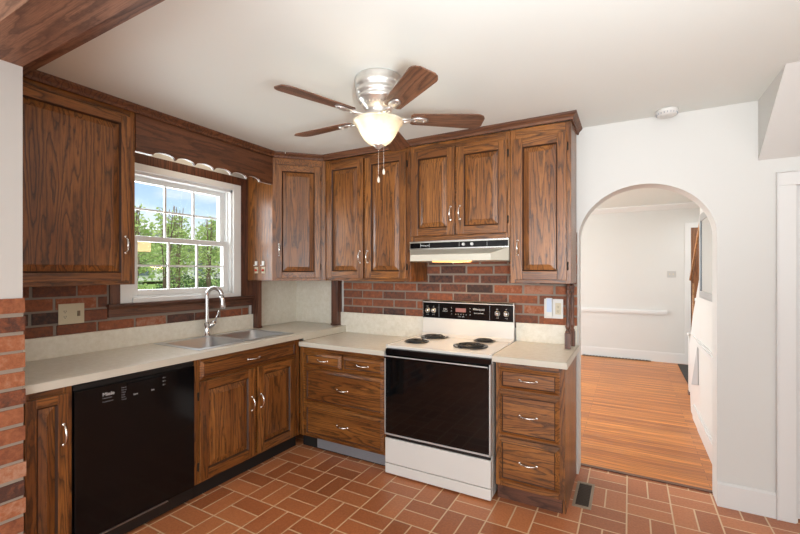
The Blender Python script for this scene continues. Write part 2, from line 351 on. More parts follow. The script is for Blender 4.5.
def pull(F, a, b, n, parent, vertical=True, length=.095):
    h = length/2; pts = []; rs = []
    for i in range(13):
        t = -1+i/6; q = n+.004+.024*(1-abs(t)**2.2); d = t*h
        pts.append((a, q, b+d) if vertical else (a+d, q, b)); rs.append(.0036+.0016*math.cos(t*math.pi/2)+(.0012 if i in (2, 10) else 0))
    s = MB(F); s.tube(pts, rs, 8)
    for t in (-1, 1):
        c = (a, n, b+t*h) if vertical else (a+t*h, n, b)
        s.lathe([(0, 0), (.0085, 0), (.0085, .003), (.005, .006), (0, .006)], c, 12, axis='y')
    return s.build('handle', PULL, parent)
def hinge(F, a, b, n, parent):
    s = MB(F); s.box((a-.005, n, b-.024), (a+.005, n+.006, b+.024)); s.tube([(a, n+.006, b-.026), (a, n+.006, b+.026)], .004, 8)
    return s.build('hinge', HINGE, parent)
def panel_door(F, a0, a1, b0, b1, n, parent, wa, side=None, hz=None, st=.058, t=.019, hinge_side=None):
    """frame and raised panel door; wa = wood along the width; side 'l'/'r' = pull side"""
    s = MB(F)
    s.box((a0, n, b0), (a0+st, n+t, b1), OZ); s.box((a1-st, n, b0), (a1, n+t, b1), OZ)
    s.box((a0+st, n, b0), (a1-st, n+t-.0006, b0+st), wa); s.box((a0+st, n, b1-st), (a1-st, n+t-.0006, b1), wa)
    # sloped bead inside the frame
    i0, i1, j0, j1 = a0+st, a1-st, b0+st, b1-st; e = .008
    v = [(i0, n+t-.002, j0), (i1, n+t-.002, j0), (i1, n+t-.002, j1), (i0, n+t-.002, j1), (i0+e, n+.006, j0+e), (i1-e, n+.006, j0+e), (i1-e, n+.006, j1-e), (i0+e, n+.006, j1-e)]
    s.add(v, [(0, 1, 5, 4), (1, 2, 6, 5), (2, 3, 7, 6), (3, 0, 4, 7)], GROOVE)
    d = s.build('door', OZ, parent, bevel=.0025)
    p = MB(F); g = .034; q = n+.004; r_ = n+.0165
    p.box((i0, n, j0), (i1, q, j1))
    o0, o1, p0, p1 = i0+e, i1-e, j0+e, j1-e
    v = [(o0, q, p0), (o1, q, p0), (o1, q, p1), (o0, q, p1), (o0+g, r_-.003, p0+g), (o1-g, r_-.003, p0+g), (o1-g, r_-.003, p1-g), (o0+g, r_-.003, p1-g),
         (o0+g+.001, r_, p0+g+.001), (o1-g-.001, r_, p0+g+.001), (o1-g-.001, r_, p1-g-.001), (o0+g+.001, r_, p1-g-.001)]
    p.add(v, [(0, 1, 5, 4), (1, 2, 6, 5), (2, 3, 7, 6), (3, 0, 4, 7), (4, 5, 9, 8), (5, 6, 10, 9), (6, 7, 11, 10), (7, 4, 8, 11), (8, 9, 10, 11)])
    p.build('panel', OZ, d)
    if side:
        a = a0+.028 if side == 'l' else a1-.028
        pull(F, a, hz, n+t, d)
        ha = a1+.004 if side == 'l' else a0-.004
        for hb in (b0+.09, b1-.09): hinge(F, ha, hb, n, d)
    return d
def drawer(F, a0, a1, b0, b1, n, parent, wa, handle=True, name='drawer'):
    s = MB(F); g = .024; t0, t1 = n+.009, n+.022
    s.box((a0, n, b0), (a1, t0, b1), wa)
    v = [(a0+.004, t0, b0+.004), (a1-.004, t0, b0+.004), (a1-.004, t0, b1-.004), (a0+.004, t0, b1-.004), (a0+g, t1, b0+g), (a1-g, t1, b0+g), (a1-g, t1, b1-g), (a0+g, t1, b1-g),
         (a0+g+.005, t1-.005, b0+g+.005), (a1-g-.005, t1-.005, b0+g+.005), (a1-g-.005, t1-.005, b1-g-.005), (a0+g+.005, t1-.005, b1-g-.005)]
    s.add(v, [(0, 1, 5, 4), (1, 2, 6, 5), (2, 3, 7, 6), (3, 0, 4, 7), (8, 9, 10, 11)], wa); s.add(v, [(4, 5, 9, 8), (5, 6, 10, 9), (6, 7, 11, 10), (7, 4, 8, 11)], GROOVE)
    d = s.build(name, wa, parent, bevel=.0015)
    if handle: pull(F, (a0+a1)/2, (b0+b1)/2, n+.0165, d, False, .1)
    return d
def carcass(F, a0, a1, b0, b1, depth, parent, rail, extra=None, hollow=False):
    """body: box with a face frame 2 cm thick whose face is n=0"""
    s = MB(F); f = .035
    if hollow:
        for p, q in (((a0, -depth, b0), (a0+.018, -.02, b1)), ((a1-.018, -depth, b0), (a1, -.02, b1)), ((a0+.018, -depth, b0), (a1-.018, -.02, b0+.018)), ((a0+.018, -depth, b0+.018), (a1-.018, -depth+.006, b1))): s.box(p, q, OZ)
    else: s.box((a0, -depth, b0), (a1, -.02, b1), OZ)
    s.box((a0, -.02, b0), (a0+f, 0, b1), OZ); s.box((a1-f, -.02, b0), (a1, 0, b1), OZ)
    s.box((a0+f, -.02, b0), (a1-f, -.0005, b0+f), rail); s.box((a0+f, -.02, b1-f), (a1-f, -.0005, b1), rail)
    s.box((a0+f, -.02, b0+f), (a1-f, -.002, b1-f), rail)
    if extra: extra(s)
    return s.build('body', OZ, parent, bevel=.0015)

def bricks(F, a0, a1, top, rows, pitch, length, joint, holes=(), n0=.0, n1=.012, mat_=BRICK, name='brick_facing', parent=None, bot=None, proud=.0, jit=.003, bev=.0048, g=.005):
    s = MB(F)
    for r_ in range(rows):
        z1 = top-r_*pitch-g; z0 = top-(r_+1)*pitch+g
        if bot is not None and z0 < bot: z0 = bot
        if z1-z0 < .012: continue
        off = joint+(length/2 if r_ % 2 else 0); k = math.floor((a0-off)/length)
        x = off+k*length
        while x < a1:
            x0, x1 = max(x+g, a0), min(x+length-g, a1)
            segs = [(x0, x1, z0, z1)]
            for (h0, h1, k0, k1) in holes:
                new = []
                for (p, q, c, d) in segs:
                    if q <= h0 or p >= h1 or d <= k0 or c >= k1: new.append((p, q, c, d)); continue
                    if p < h0: new.append((p, h0, c, d))
                    if q > h1: new.append((h1, q, c, d))
                    if c < k0: new.append((max(p, h0), min(q, h1), c, k0))
                    if d > k1: new.append((max(p, h0), min(q, h1), k1, d))
                segs = new
            tone = min(1, max(0, random.gauss(.5, .24)))
            for (p, q, c, d) in segs:
                if q-p < .014 or d-c < .012: continue
                jn = random.uniform(-jit, jit)
                s.box((p+random.uniform(0, .005), n0, c+random.uniform(0, .004)), (q-random.uniform(0, .005), n1+jn, d-random.uniform(0, .004)), tone=tone, bev=bev)
            x += length
    return s.build(name, mat_, parent)

# ------------------------------------------------------------------ structure
H = 2.43
struct(MB().box((-.15, -6.2, -.12), (5.4, .16, 0)).build('floor', FLOORB), 'red brick basketweave kitchen floor')
struct(MB().box((-.6, .16, -.12), (4.8, 4.7, 0)).build('floor_hall', FLOORW), 'honey oak strip floor beyond the arch')
struct(MB().box((2.60, .148, 0), (3.44, .176, .008)).build('trim_3', DX), 'wood threshold strip in the arch')
struct(MB().box((-.15, -6.2, H), (5.4, .16, H+.1)).build('ceiling', CEIL), 'white kitchen ceiling')
struct(MB().box((-.6, .16, 2.48), (4.8, 4.7, 2.58)).build('ceiling_hall', CEIL), 'ceiling beyond the arch')
# back wall with the arched opening and the door opening
def wall_back():
    s = MB(); X0, X1 = 2.639, 3.418; cx, hw, sp, rise = (X0+X1)/2, (X1-X0)/2, 1.65, .35
    s.box((-.15, 0, 0), (X0, .16, H)); s.box((X1, 0, 0), (3.785, .16, H)); s.box((3.785, 0, 1.975), (4.57, .16, H)); s.box((4.57, 0, 0), (5.4, .16, H))
    n = 40; pts = [(cx-hw*math.cos(math.pi*i/n), sp+rise*math.sin(math.pi*i/n)) for i in range(n+1)]
    for (a, b) in zip(pts, pts[1:]): s.prism([(a[0], a[1]), (b[0], b[1]), (b[0], H), (a[0], H)], 'y', 0, .16)
    bmo = s.build('wall_back', WALL); me = bmo.data; bm = bmesh.new(); bm.from_mesh(me); bmesh.ops.remove_doubles(bm, verts=bm.verts[:], dist=1e-5)
    dead = {}
    for f in bm.faces: dead.setdefault(tuple(round(c, 4) for c in f.calc_center_median()), []).append(f)
    bmesh.ops.delete(bm, geom=[f for fs in dead.values() if len(fs) > 1 for f in fs], context='FACES')
    bm.to_mesh(me); bm.free(); struct(bmo, 'pale grey back wall with rounded arch'); return bmo
wb = wall_back()
bf = MB(); bf.box((.6, -.004, 1.0), (2.632, -.0005, 1.70)); mo = bf.build('mortar', MORTAR, wb)
bricks(BACK(0), .6, 2.632, 1.475+.0735*3, 10, .0735, .2225, 1.591-.2225/2*0-.2225*20+.11125, n0=.0, n1=.011, parent=wb, bot=1.0)
# left wall with window hole
s = MB(); wy0, wy1, wz0, wz1 = -1.60, -.765, 1.24, 2.125
for a, b in [((-.15, -2.375, 0), (0, wy0, H)), ((-.15, wy1, 0), (0, 0, H)), ((-.15, wy0, 0), (0, wy1, wz0)), ((-.15, wy0, wz1), (0, wy1, H))]: s.box(a, b)
wl = struct(s.build('wall_left', WALL), 'left wall with the window')
MB().box((.0005, -2.36, 1.0), (.004, -1.70, 1.40)).box((.0005, -1.70, 1.0), (.004, -.6, 1.2)).build('mortar', MORTAR, wl)
bricks(LEFT(0), -2.36, -.61, 1.271+.079*2, 6, .079, .2225, -2.015-.2225*20, holes=[(-1.735, -.57, 1.125, 1.5)], n0=.0, n1=.011, parent=wl, bot=1.0)
# return wall of the room the camera stands in: white above a brick wainscot
wr = struct(MB().box((-.15, -6.2, 0), (.655, -2.375, H)).build('wall_return', WALL), 'white return wall at the left edge, brick below')
MB().box((.6555, -6.2, 0), (.6605, -2.3745, 1.305)).build('mortar', PMORTAR, wr)
bricks(LEFT(.656), -6.2, -2.367, 1.317, 17, .0785, .205, -2.366-.205*22, n0=0, n1=.011, mat_=PBRICK, parent=wr, bev=.006, jit=.002)
struct(MB().box((5.2, -6.2, 0), (5.4, 0, H)).build('wall_right', WALL)); 
s = MB()
for a, b in [((-.15, -6.35, 0), (.8, -6.2, H)), ((4.6, -6.35, 0), (5.4, -6.2, H)), ((.8, -6.35, 0), (4.6, -6.2, .4)), ((.8, -6.35, 2.25), (4.6, -6.2, H))]: s.box(a, b)
struct(s.build('wall_rear', WALL))
# hall walls
wh = struct(MB().box((-.6, 4.55, 0), (3.775, 4.7, 2.48)).box((3.775, 4.55, 2.10), (4.6, 4.7, 2.48)).box((4.6, 4.55, 0), (4.8, 4.7, 2.48)).build('wall_hall_far', WALL), 'far hall wall')
s = MB()
for a, b in [((-.6, .16, 0), (-.5, 1.1, 2.48)), ((-.6, 3.5, 0), (-.5, 4.55, 2.48)), ((-.6, 1.1, 0), (-.5, 3.5, .6)), ((-.6, 1.1, 2.35), (-.5, 3.5, 2.48))]: s.box(a, b)
struct(s.build('wall_hall_left', WALL))
struct(MB().box((3.5, .16, 0), (3.6, 1.36, 2.48)).build('wall_hall_right', WALL), 'white hall side wall holding the mirror')
struct(MB().box((4.6, .16, 0), (4.8, 4.55, 2.48)).build('wall_stair', WALL))
# sloped boxed-in bulkhead over the right-hand door
struct(MB().prism([(0, 2.077), (0, H), (-.488, H)], 'x', 3.612, 5.2).build('wall_bulkhead', WALL), 'boxed sloping bulkhead above the right door')
# baseboards, casings
def board(name, a, b, m=TRIM, lab=None): return struct(MB().box(a, b).build(name, m, bevel=.003), lab)
s = MB(); s.box((3.418, -.014, 0), (3.70, 0, .135)); s.prism([(-.014, .135), (0, .135), (0, .147), (-.006, .147)], 'x', 3.418, 3.70); struct(s.build('baseboard_back', TRIM), 'white baseboard right of the arch')
s = MB(); s.box((2.60, 4.535, 0), (3.70, 4.55, .14)); s.box((-.5, 4.535, 0), (2.60, 4.55, .14)); s.box((-.5, 4.54, .14), (3.70, 4.55, .155)); struct(s.build('baseboard_hall_far', TRIM))
s = MB(); s.box((3.485, .17, 0), (3.5, 1.40, .14)); s.box((3.492, .17, .14), (3.5, 1.40, .155)); struct(s.build('baseboard_hall_right', TRIM))
s = MB(); s.box((-.5, 4.515, .765), (3.47, 4.55, .80)); s.box((-.5, 4.53, .745), (3.47, 4.55, .765)); s.box((-.5, 4.53, .80), (3.47, 4.55, .812)); struct(s.build('trim_4', TRIM), 'white chair rail on the far hall wall')
s = MB(); s.box((3.475, .17, .765), (3.5, 1.36, .80)); s.box((3.486, .17, .745), (3.5, 1.36, .812)); struct(s.build('trim_5', TRIM), 'white chair rail under the mirror')
s = MB(); s.prism([(4.55, 2.40), (4.53, 2.40), (4.48, 2.455), (4.48, 2.48), (4.55, 2.48)], 'x', -.5, 4.6); struct(s.build('trim_6', TRIM), 'crown moulding on the far hall wall')
s = MB(); s.box((3.70, 4.53, 0), (3.775, 4.55, 2.175)); s.box((3.775, 4.53, 2.10), (4.6, 4.55, 2.175)); struct(s.build('trim_7', TRIM), 'white casing of the front door')
# front door (wood)
d = struct(MB().box((3.775, 4.57, 0), (4.6, 4.61, 2.10)).build('door_2', DOORW), 'brown wooden front door beyond the hall')
s = MB()
for z0, z1 in ((.2, .8), (.95, 1.35), (1.5, 1.95)):
    for x0, x1 in ((3.87, 4.15), (4.23, 4.51)): s.box((x0, 4.563, z0), (x1, 4.57, z1), bev=.003)
s.build('raised_panel', DOORW, d); MB().lathe([(0, 0), (.018, 0), (.012, -.02), (.028, -.04), (.028, -.06), (0, -.07)], (3.84, 4.57, 1.0), 16, axis='y').build('door_handle', NICKEL, d)
# right kitchen door with casing
s = MB(); s.box((3.697, -.022, 0), (3.775, 0, 1.915)); s.box((3.697, -.022, 1.915), (4.66, 0, 1.99)); s.box((4.58, -.022, 0), (4.66, 0, 1.915)); s.box((3.690, -.028, 0), (3.697, 0, 1.996)); s.box((3.697, -.028, 1.99), (4.667, 0, 1.996))
s.box((3.775, -.01, 0), (3.784, .1, 1.915)); struct(s.build('trim_8', TRIM, bevel=.003), 'white casing of the door at the right edge')
d = struct(MB().box((3.792, .03, .01), (4.565, .07, 1.965)).build('door_1', TRIM), 'white door at the right edge')
s = MB()
for z0, z1 in ((.15, .75), (.9, 1.75)):
    for x0, x1 in ((3.90, 4.13), (4.23, 4.46)): s.box((x0, .024, z0), (x1, .03, z1), bev=.002)
s.build('raised_panel', TRIM, d); MB().box((3.785, .1, 0), (4.57, .14, 1.975)).build('door_stop', TRIM, d)
# ceiling beam and its trim board
bm_ = MB().box((.02, -2.552, 2.31), (5.2, -2.376, H)).build('trim_1', BX); struct(bm_, 'rough brown wood ceiling beam')
struct(MB().box((.02, -2.374, 2.392), (5.2, -2.262, H)).build('trim_9', BX), 'pinkish brown board beside the beam')
# wood crown moulding above the cabinets
def crown():
    s = MB(); pr = [(0, 2.385), (.012, 2.385), (.016, 2.40), (.034, 2.418), (.036, 2.4295), (0, 2.4295)]
    path = [(-0.0, None)]
    pts = [(.335, -2.262), (.335, -.633), (.632, -.336), (2.628, -.336), (2.628, 0)]
    # offset polyline by mitring outward (to the right-hand side of travel)
    P = [Vector(p) for p in pts]; nrm = []
    for a, b in zip(P, P[1:]): t = (b-a).normalized(); nrm.append(Vector((t.y, -t.x)))
    mit = [nrm[0]]
    for a, b in zip(nrm, nrm[1:]): m_ = (a+b).normalized(); mit.append(m_/m_.dot(a))
    mit.append(nrm[-1]); vs = []; n = len(pr)
    for p, m_ in zip(P, mit):
        for (o, z) in pr: q = p+m_*o; vs.append((q.x, q.y, z))
    fs = []
    for i in range(len(P)-1):
        for k in range(n): fs.append([i*n+k, i*n+(k+1) % n, (i+1)*n+(k+1) % n, (i+1)*n+k])
    fs += [list(range(n)), [(len(P)-1)*n+k for k in range(n)]]
    return s.add(vs, fs).build('trim_2', CW)
struct(crown(), 'dark oak crown moulding along the cabinet tops')

# ------------------------------------------------------------------ window
win = thing('window_1', None, None, (0, -1.18, 1.24)); win['kind'] = 'structure'; win['label'] = 'white double hung window above the sink'
s = MB(); c0, c1, cb, ct = -1.665, -.70, 1.213, 2.165
s.box((.0, c0, cb), (.022, -1.59, ct)); s.box((.0, -.775, cb), (.022, c1, ct)); s.box((.0, -1.59, 2.115), (.022, -.775, ct)); s.box((.0, -1.59, cb), (.03, -.775, 1.245))
s.build('casing', VINYL, win, bevel=.004)
s = MB(); s.box((-.12, -1.60, 1.24), (.0, -1.575, 2.12)); s.box((-.12, -.79, 1.24), (0, -.765, 2.12)); s.box((-.12, -1.60, 2.095), (0, -.765, 2.125)); s.box((-.12, -1.60, 1.235), (0, -.765, 1.255))
s.box((-.05, -.80, 1.255), (-.035, -.79, 2.095)); s.box((-.05, -1.575, 1.255), (-.035, -1.565, 2.095)); s.build('jamb', VINYL, win)
def sash(name, x, y0, y1, z0, z1, br, tr, st):
    s = MB(); s.box((x-.02, y0, z0), (x+.02, y0+st, z1)); s.box((x-.02, y1-st, z0), (x+.02, y1, z1)); s.box((x-.02, y0+st, z0), (x+.02, y1-st, z0+br)); s.box((x-.02, y0+st, z1-tr), (x+.02, y1-st, z1))
    o = s.build(name, VINYL, win, bevel=.003)
    a0, a1, b0, b1 = y0+st, y1-st, z0+br, z1-tr; g = MB()
    for k in (1, 2): yy = a0+(a1-a0)*k/3; g.box((x-.008, yy-.007, b0), (x+.008, yy+.007, b1))
    zz = (b0+b1)/2; g.box((x-.007, a0, zz-.007), (x+.007, a1, zz+.007)); g.build('muntins', VINYL, o)
    MB().box((x-.003, a0, b0), (x-.001, a1, b1)).build('pane', GLASS, o); return o
sash('lower_sash', -.05, -1.575, -.79, 1.255, 1.675, .042, .038, .048)
sash('upper_sash', -.095, -1.575, -.79, 1.645, 2.10, .035, .04, .048)
# dark wood around the window
s = MB(); s.box((0, -1.725, 1.213), (.02, -1.665, 2.232)); s.box((0, -.70, 1.213), (.02, -.618, 2.232)); s.box((0, -1.665, 2.165), (.021, -.70, 2.232)); s.box((0, -.6175, 1.213), (.02, -.573, 1.345)); struct(s.build('trim_10', DZ), 'dark wood strips framing the white window casing')
s = MB(); s.box((0, -1.735, 1.127), (.022, -.572, 1.195)); s.box((0, -1.745, 1.195), (.05, -.565, 1.213)); s.prism([(.022, 1.175), (.022, 1.195), (.042, 1.195)], 'y', -1.735, -.572); struct(s.build('trim_11', DY, bevel=.003), 'dark wood window sill board')

# ------------------------------------------------------------------ upper cabinets
UB, UT = 1.347, 2.387; FX = .319
# left upper
t = thing('wall_cabinet', 'large oak wall cabinet left of the window with one broad door', 'cabinet', (0, -2.0, UB))
F = LEFT(FX); carcass(F, -2.372, -1.733, UB, 2.40, FX-.002, t, OY)
panel_door(F, -2.36, -1.768, 1.368, 2.348, .001, t, OY, 'r', 1.583, st=.05)
# valance with scalloped edge
t = thing('window_valance', 'dark oak valance board with scalloped lower edge over the window', 'valance', (.32, -1.17, 2.15))
s = MB(); cus = [-1.63, -1.478, -1.34, -1.19, -1.043, -.90, -.765, -.634]; ys = [(-1.732, 2.158)]
for a, b in zip(cus, cus[1:]):
    for i in range(13):
        u = -1+i/6; ys.append((a+(b-a)*i/12, 2.158+(.028*math.sqrt(max(0, 1-u*u)) if a < -.8 else .0)))
poly = [(y, z) for y, z in ys]
for (a, b) in zip(poly, poly[1:]):
    if b[0]-a[0] > 1e-6: s.prism([(a[0], a[1]), (b[0], b[1]), (b[0], 2.40), (a[0], 2.40)], 'x', .312, .330)
o = s.build('board', VY, t); 
s = MB()
for (a, b) in zip(poly, poly[1:]):
    if b[0]-a[0] > 1e-6: s.prism([(a[0], a[1]-.001), (b[0], b[1]-.001), (b[0], b[1]+.002), (a[0], a[1]+.002)], 'x', .306, .3125)
s.build('white_edging', TRIM, t)['label'] = 'cream inner edge following the scallops'
# lamp behind the valance
t = thing('valance_lamp', 'white strip lamp tucked behind the scalloped valance', 'lamp', (.15, -1.17, 2.36))
MB().box((.10, -1.5, 2.37), (.2, -.85, 2.4295), bev=.006).build('housing', WHITEP, t)
MB().box((.115, -1.48, 2.352), (.185, -.87, 2.37), bev=.006).build('diffuser', plain('lamp_diffuser', (.9, .85, .7), .4, emis=(1, .85, .62), estr=4), t)
# diagonal corner upper
t = thing('wall_cabinet', 'diagonal oak corner cabinet with a single tall door', 'cabinet', (.3, -.3, UB))
s = MB(); hex_ = [(0.001, -.001), (.6365, -.001), (.6365, -FX+.004), (FX-.004, -.6225), (.001, -.6225)]
hexw = [(0.001, -.001), (.637, -.001), (.637, -.319), (.319, -.626), (.001, -.626)]
s.prism(hexw, 'z', UB, UT, OZ); s.build('body', OZ, t, bevel=.002)
A = Vector((.637-.319, -.319+.626, 0)); wid = A.length; Nn = Vector((A.y, -A.x, 0)); FD = frame((.319, -.626, 0), A, Nn)
OXD = OX
s = MB(FD); s.box((.0, 0, UB), (.03, .012, UT), OZ); s.box((wid-.035, 0, UB), (wid, .012, UT), OZ); s.box((.03, 0, UB), (wid-.035, .0115, UB+.022), OX); s.box((.03, 0, 2.335), (wid-.035, .0115, UT), OX); s.build('face_frame', OZ, t, bevel=.0015)
panel_door(FD, .028, wid-.045, 1.372, 2.325, .004, t, OX, 'l', 1.607, st=.05)
for k, x in enumerate((.128, .213)):
    q = thing('wall_hook', ['white hook with red button on the corner cabinet side, nearer the window', 'white hook with red button on the corner cabinet side, nearer its door'][k], 'hook', (x, -.627, 1.42), 'key hooks on the corner cabinet')
    s = MB(); s.box((x-.02, -.629, 1.41), (x+.02, -.6265, 1.465), bev=0); s.build('base_plate', ALMOND, q)
    s = MB(); s.box((x-.014, -.634, 1.476), (x+.014, -.6265, 1.515), bev=.002); s.box((x-.012, -.65, 1.476), (x+.012, -.634, 1.482)); s.build('clip', WHITEP, q)
    MB().lathe([(0, 0), (.009, 0), (.012, -.008), (.008, -.016), (0, -.018)], (x, -.629, 1.437), 14, axis='y').build('red_button', REDP, q)
# double-door upper
F = BACK(-FX)
t = thing('wall_cabinet', 'oak wall cabinet with two tall doors between corner and hood', 'cabinet', (1.05, 0, UB))
carcass(F, .639, 1.472, UB, UT, FX-.014, t, OX)
panel_door(F, .662, 1.043, 1.37, 2.352, .001, t, OX, 'r', 1.545); panel_door(F, 1.062, 1.440, 1.37, 2.352, .001, t, OX, 'l', 1.545)
t = thing('wall_cabinet', 'short oak wall cabinet with two doors above the range hood', 'cabinet', (1.85, 0, 1.665))
carcass(F, 1.474, 2.240, 1.655, UT, FX-.014, t, OX)
panel_door(F, 1.486, 1.842, 1.692, 2.335, .001, t, OX, 'r', 1.85); panel_door(F, 1.856, 2.222, 1.692, 2.325, .001, t, OX, 'l', 1.85)
t = thing('wall_cabinet', 'tall single-door oak wall cabinet at the right end beside the arch', 'cabinet', (2.43, 0, UB))
carcass(F, 2.242, 2.627, UB, UT, FX-.014, t, OX)
panel_door(F, 2.268, 2.603, 1.37, 2.315, .001, t, OX, 'l', 1.584)

# ------------------------------------------------------------------ range hood
t = thing('range_hood', 'ivory range hood with black control strip under the short cabinet', 'range hood', (1.86, -.2, 1.5))
def hood():
    s = MB(); x0, x1 = 1.478, 2.236; top, mid, low = 1.652, 1.592, 1.50; yb, y1, y2 = -.002, -.338, -.482; xa, xb = 1.558, 2.152
    v = [(x0, yb, top), (x1, yb, top), (x1, y1, top), (x0, y1, top), (x0, y1, mid), (x1, y1, mid), (xa, y2, 1.546), (xb, y2, 1.546), (xa, y2, low), (xb, y2, low), (x1, y1, low), (x0, y1, low), (x0, yb, low), (x1, yb, low)]
    f = [(0, 1, 2, 3), (3, 2, 5, 4), (4, 5, 7, 6), (6, 7, 9, 8), (5, 10, 9, 7), (4, 6, 8, 11), (1, 13, 10, 5, 2), (0, 3, 4, 11, 12), (12, 11, 8, 9, 10, 13), (0, 12, 13, 1)]
    return s.add(v, f).build('canopy', BISCUIT, t, bevel=.002)
hood()
FH = BACK(-.338)
s = MB(FH); s.box((1.482, 0, 1.60), (2.232, .004, 1.641)); s.build('control_strip', BLACK, t)
s = MB(FH); s.box((1.478, 0, 1.645), (2.236, .006, 1.653)); s.box((1.478, 0, 1.592), (2.236, .006, 1.598)); s.build('chrome_strip', CHROME, t)
s = MB(FH)
for x in (1.915, 1.978): MB(FH).lathe([(0, 0), (.011, 0), (.011, .012), (.008, .016), (0, .016)], (x, .004, 1.621), 18, axis='y').build('knob', WHITEP, t)
for x in (1.57, 1.645, 1.88, 2.085): MB(FH).box((x, .004, 1.606), (x+.0015, .0045, 1.636)).build('marking', INK, t)
text('marking', 'Whirlpool', .016, FH, INK, t, a=1.572, b=1.615, n=.0045)
MB().box((1.72, -.46, 1.491), (1.98, -.36, 1.50), bev=.003).build('lamp_lens', AMBER, t)
light('hood_lamp', 'AREA', (1.85, -.30, 1.485), (R(-25), 0, 0), 2.6, (1, .62, .3), .2, .1)

# ------------------------------------------------------------------ base cabinets and counters
CT = .923
def base(name_label, F, a0, a1, depth, loc, rail, top=.884, stiles=(), toe_n=-.04, n_extra=None, floor_side=None):
    t = thing('base_cabinet', name_label, 'cabinet', loc)
    def ex(s):
        for a in stiles: s.box((a-.018, -.02, .1), (a+.018, 0, top), OZ)
        if floor_side: s.box((a1-.018, -depth, 0), (a1, -.045, .1), OZ)
    carcass(F, a0, a1, .098, top, depth, t, rail, ex, 'sink' in name_label)
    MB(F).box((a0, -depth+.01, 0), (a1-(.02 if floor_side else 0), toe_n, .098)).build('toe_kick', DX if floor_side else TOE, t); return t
F = LEFT(.598)
t = base('narrow dark oak base cabinet between brick pillar and dishwasher', F, -2.37, -2.172, .59, (.3, -2.27, 0), OY)
panel_door(F, -2.355, -2.192, .12, .845, .001, t, OY, None, st=.042)
pull(F, -2.212, .655, .02, t.children[-1] if False else [c for c in t.children if c.name.startswith('door')][0])
t = base('oak sink base cabinet with false drawer front and two doors', F, -1.53, -.602, .59, (.3, -1.07, 0), OY)
drawer(F, -1.503, -.66, .745, .872, .001, t, OY, name='false_drawer')
panel_door(F, -1.503, -1.072, .115, .735, .001, t, OY, 'r', .49); panel_door(F, -1.046, -.665, .115, .735, .001, t, OY, 'l', .49)
F = BACK(-.599)
t = base('oak base cabinet with two small drawers over two wide ones, left of the stove', F, .602, 1.440, .58, (1.0, -.3, 0), OX, top=.829)
drawer(F, .672, 1.03, .668, .782, .001, t, OX); drawer(F, 1.044, 1.412, .668, .782, .001, t, OX)
drawer(F, .672, 1.412, .385, .652, .001, t, OX); drawer(F, .672, 1.412, .118, .368, .001, t, OX)
MB().box((.6, -.6, .829), (.64, -.02, .862)).build('top_cleat', OX, t)
q = thing('toe_kick_register', 'grey metal heat register in the toe kick under the drawers', 'vent', (1.1, -.55, 0))
s = MB(); s.box((.76, -.571, .012), (1.42, -.5605, .085), bev=.002); s.build('frame', GREYM, q)
s = MB(); 
for i in range(5): s.box((.775, -.574, .022+i*.012), (1.405, -.571, .028+i*.012))
s.build('slats', GREYM, q)
t = base('oak base cabinet with three drawers, right of the stove', F, 2.222, 2.626, .599-.002, (2.42, -.3, 0), OX, top=.872, floor_side=True)
drawer(F, 2.243, 2.600, .700, .838, .001, t, OX); drawer(F, 2.243, 2.600, .418, .688, .001, t, OX); drawer(F, 2.243, 2.600, .135, .402, .001, t, OX)
# counters
t = thing('countertop', 'long cream laminate countertop under the window around the sink', 'countertop', (.32, -1.2, .885))
sx0, sx1, sy0, sy1 = .115, .545, -1.455, -.655
s = MB()
for a, b in [((.001, -2.373, .886), (sx0, -.001, CT)), ((sx1, -2.373, .886), (.629, -.001, CT)), ((sx0, -2.373, .886), (sx1, sy0, CT)), ((sx0, sy1, .886), (sx1, -.001, CT))]: s.box(a, b)
s.build('top', LAM, t)
MB().box((.629, -2.373, .884), (.642, -.001, CT-.0005)).box((.629, -.597, .866), (.642, -.001, .884)).build('front_edge', LEDGE, t, bevel=.001)
s = MB(); s.box((.012, -2.373, CT), (.030, -.575, 1.048), bev=.002); s.build('backsplash', LAM, t)
t = thing('countertop', 'short lower cream countertop between window run and stove', 'countertop', (1.04, -.3, .83))
MB().box((.643, -.645, .831), (1.4425, -.001, .8643)).build('top', LAM, t)
MB().box((.643, -.658, .829), (1.4425, -.645, .864)).build('front_edge', LEDGE, t, bevel=.002)
MB().box((.582, -.030, CT+.001), (1.4425, -.012, 1.046)).box((.6425, -.030, .8643), (1.4425, -.012, CT+.002)).build('backsplash', LAM, t)
t = thing('countertop', 'small cream countertop right of the stove beside the arch', 'countertop', (2.42, -.3, .874))
MB().box((2.214, -.645, .874), (2.634, -.001, .908)).build('top', LAM, t); MB().box((2.214, -.658, .872), (2.634, -.645, .9075)).box((2.634, -.658, .872), (2.646, -.001, .9075)).build('front_edge', LEDGE, t, bevel=.002)
MB().box((2.212, -.030, .908), (2.632, -.012, 1.044), bev=.002).build('backsplash', LAM, t)
# corner nook: laminate linings and posts
t = thing('corner_nook', 'cream laminate lined corner recess under the diagonal cabinet', 'recess', (.02, -.02, CT))
MB().box((.001, -.53, CT+.001), (.006, -.001, UB-.001)).build('side_lining', LAM, t); MB().box((.006, -.006, CT+.001), (.56, -.001, UB-.001)).build('rear_lining', LAM, t)
q = thing('support_post', 'dark wood support post at the window end of the nook', 'post', (.04, -.55, CT)); MB().box((.001, -.572, CT+.001), (.088, -.532, UB-.002)).build('post', DZ, q, bevel=.002)
MB().box((-.0+.001, -.575, CT+.001), (.092, -.529, CT+.018)).build('foot', DX, q)
q = thing('support_post', 'dark wood support post at the stove end of the nook', 'post', (.55, -.04, CT)); MB().box((.505, -.075, CT+.001), (.578, -.0065, UB-.002)).build('post', DZ, q, bevel=.002)
MB().box((.501, -.079, CT+.001), (.5815, -.0065, CT+.018)).build('foot', DX, q)
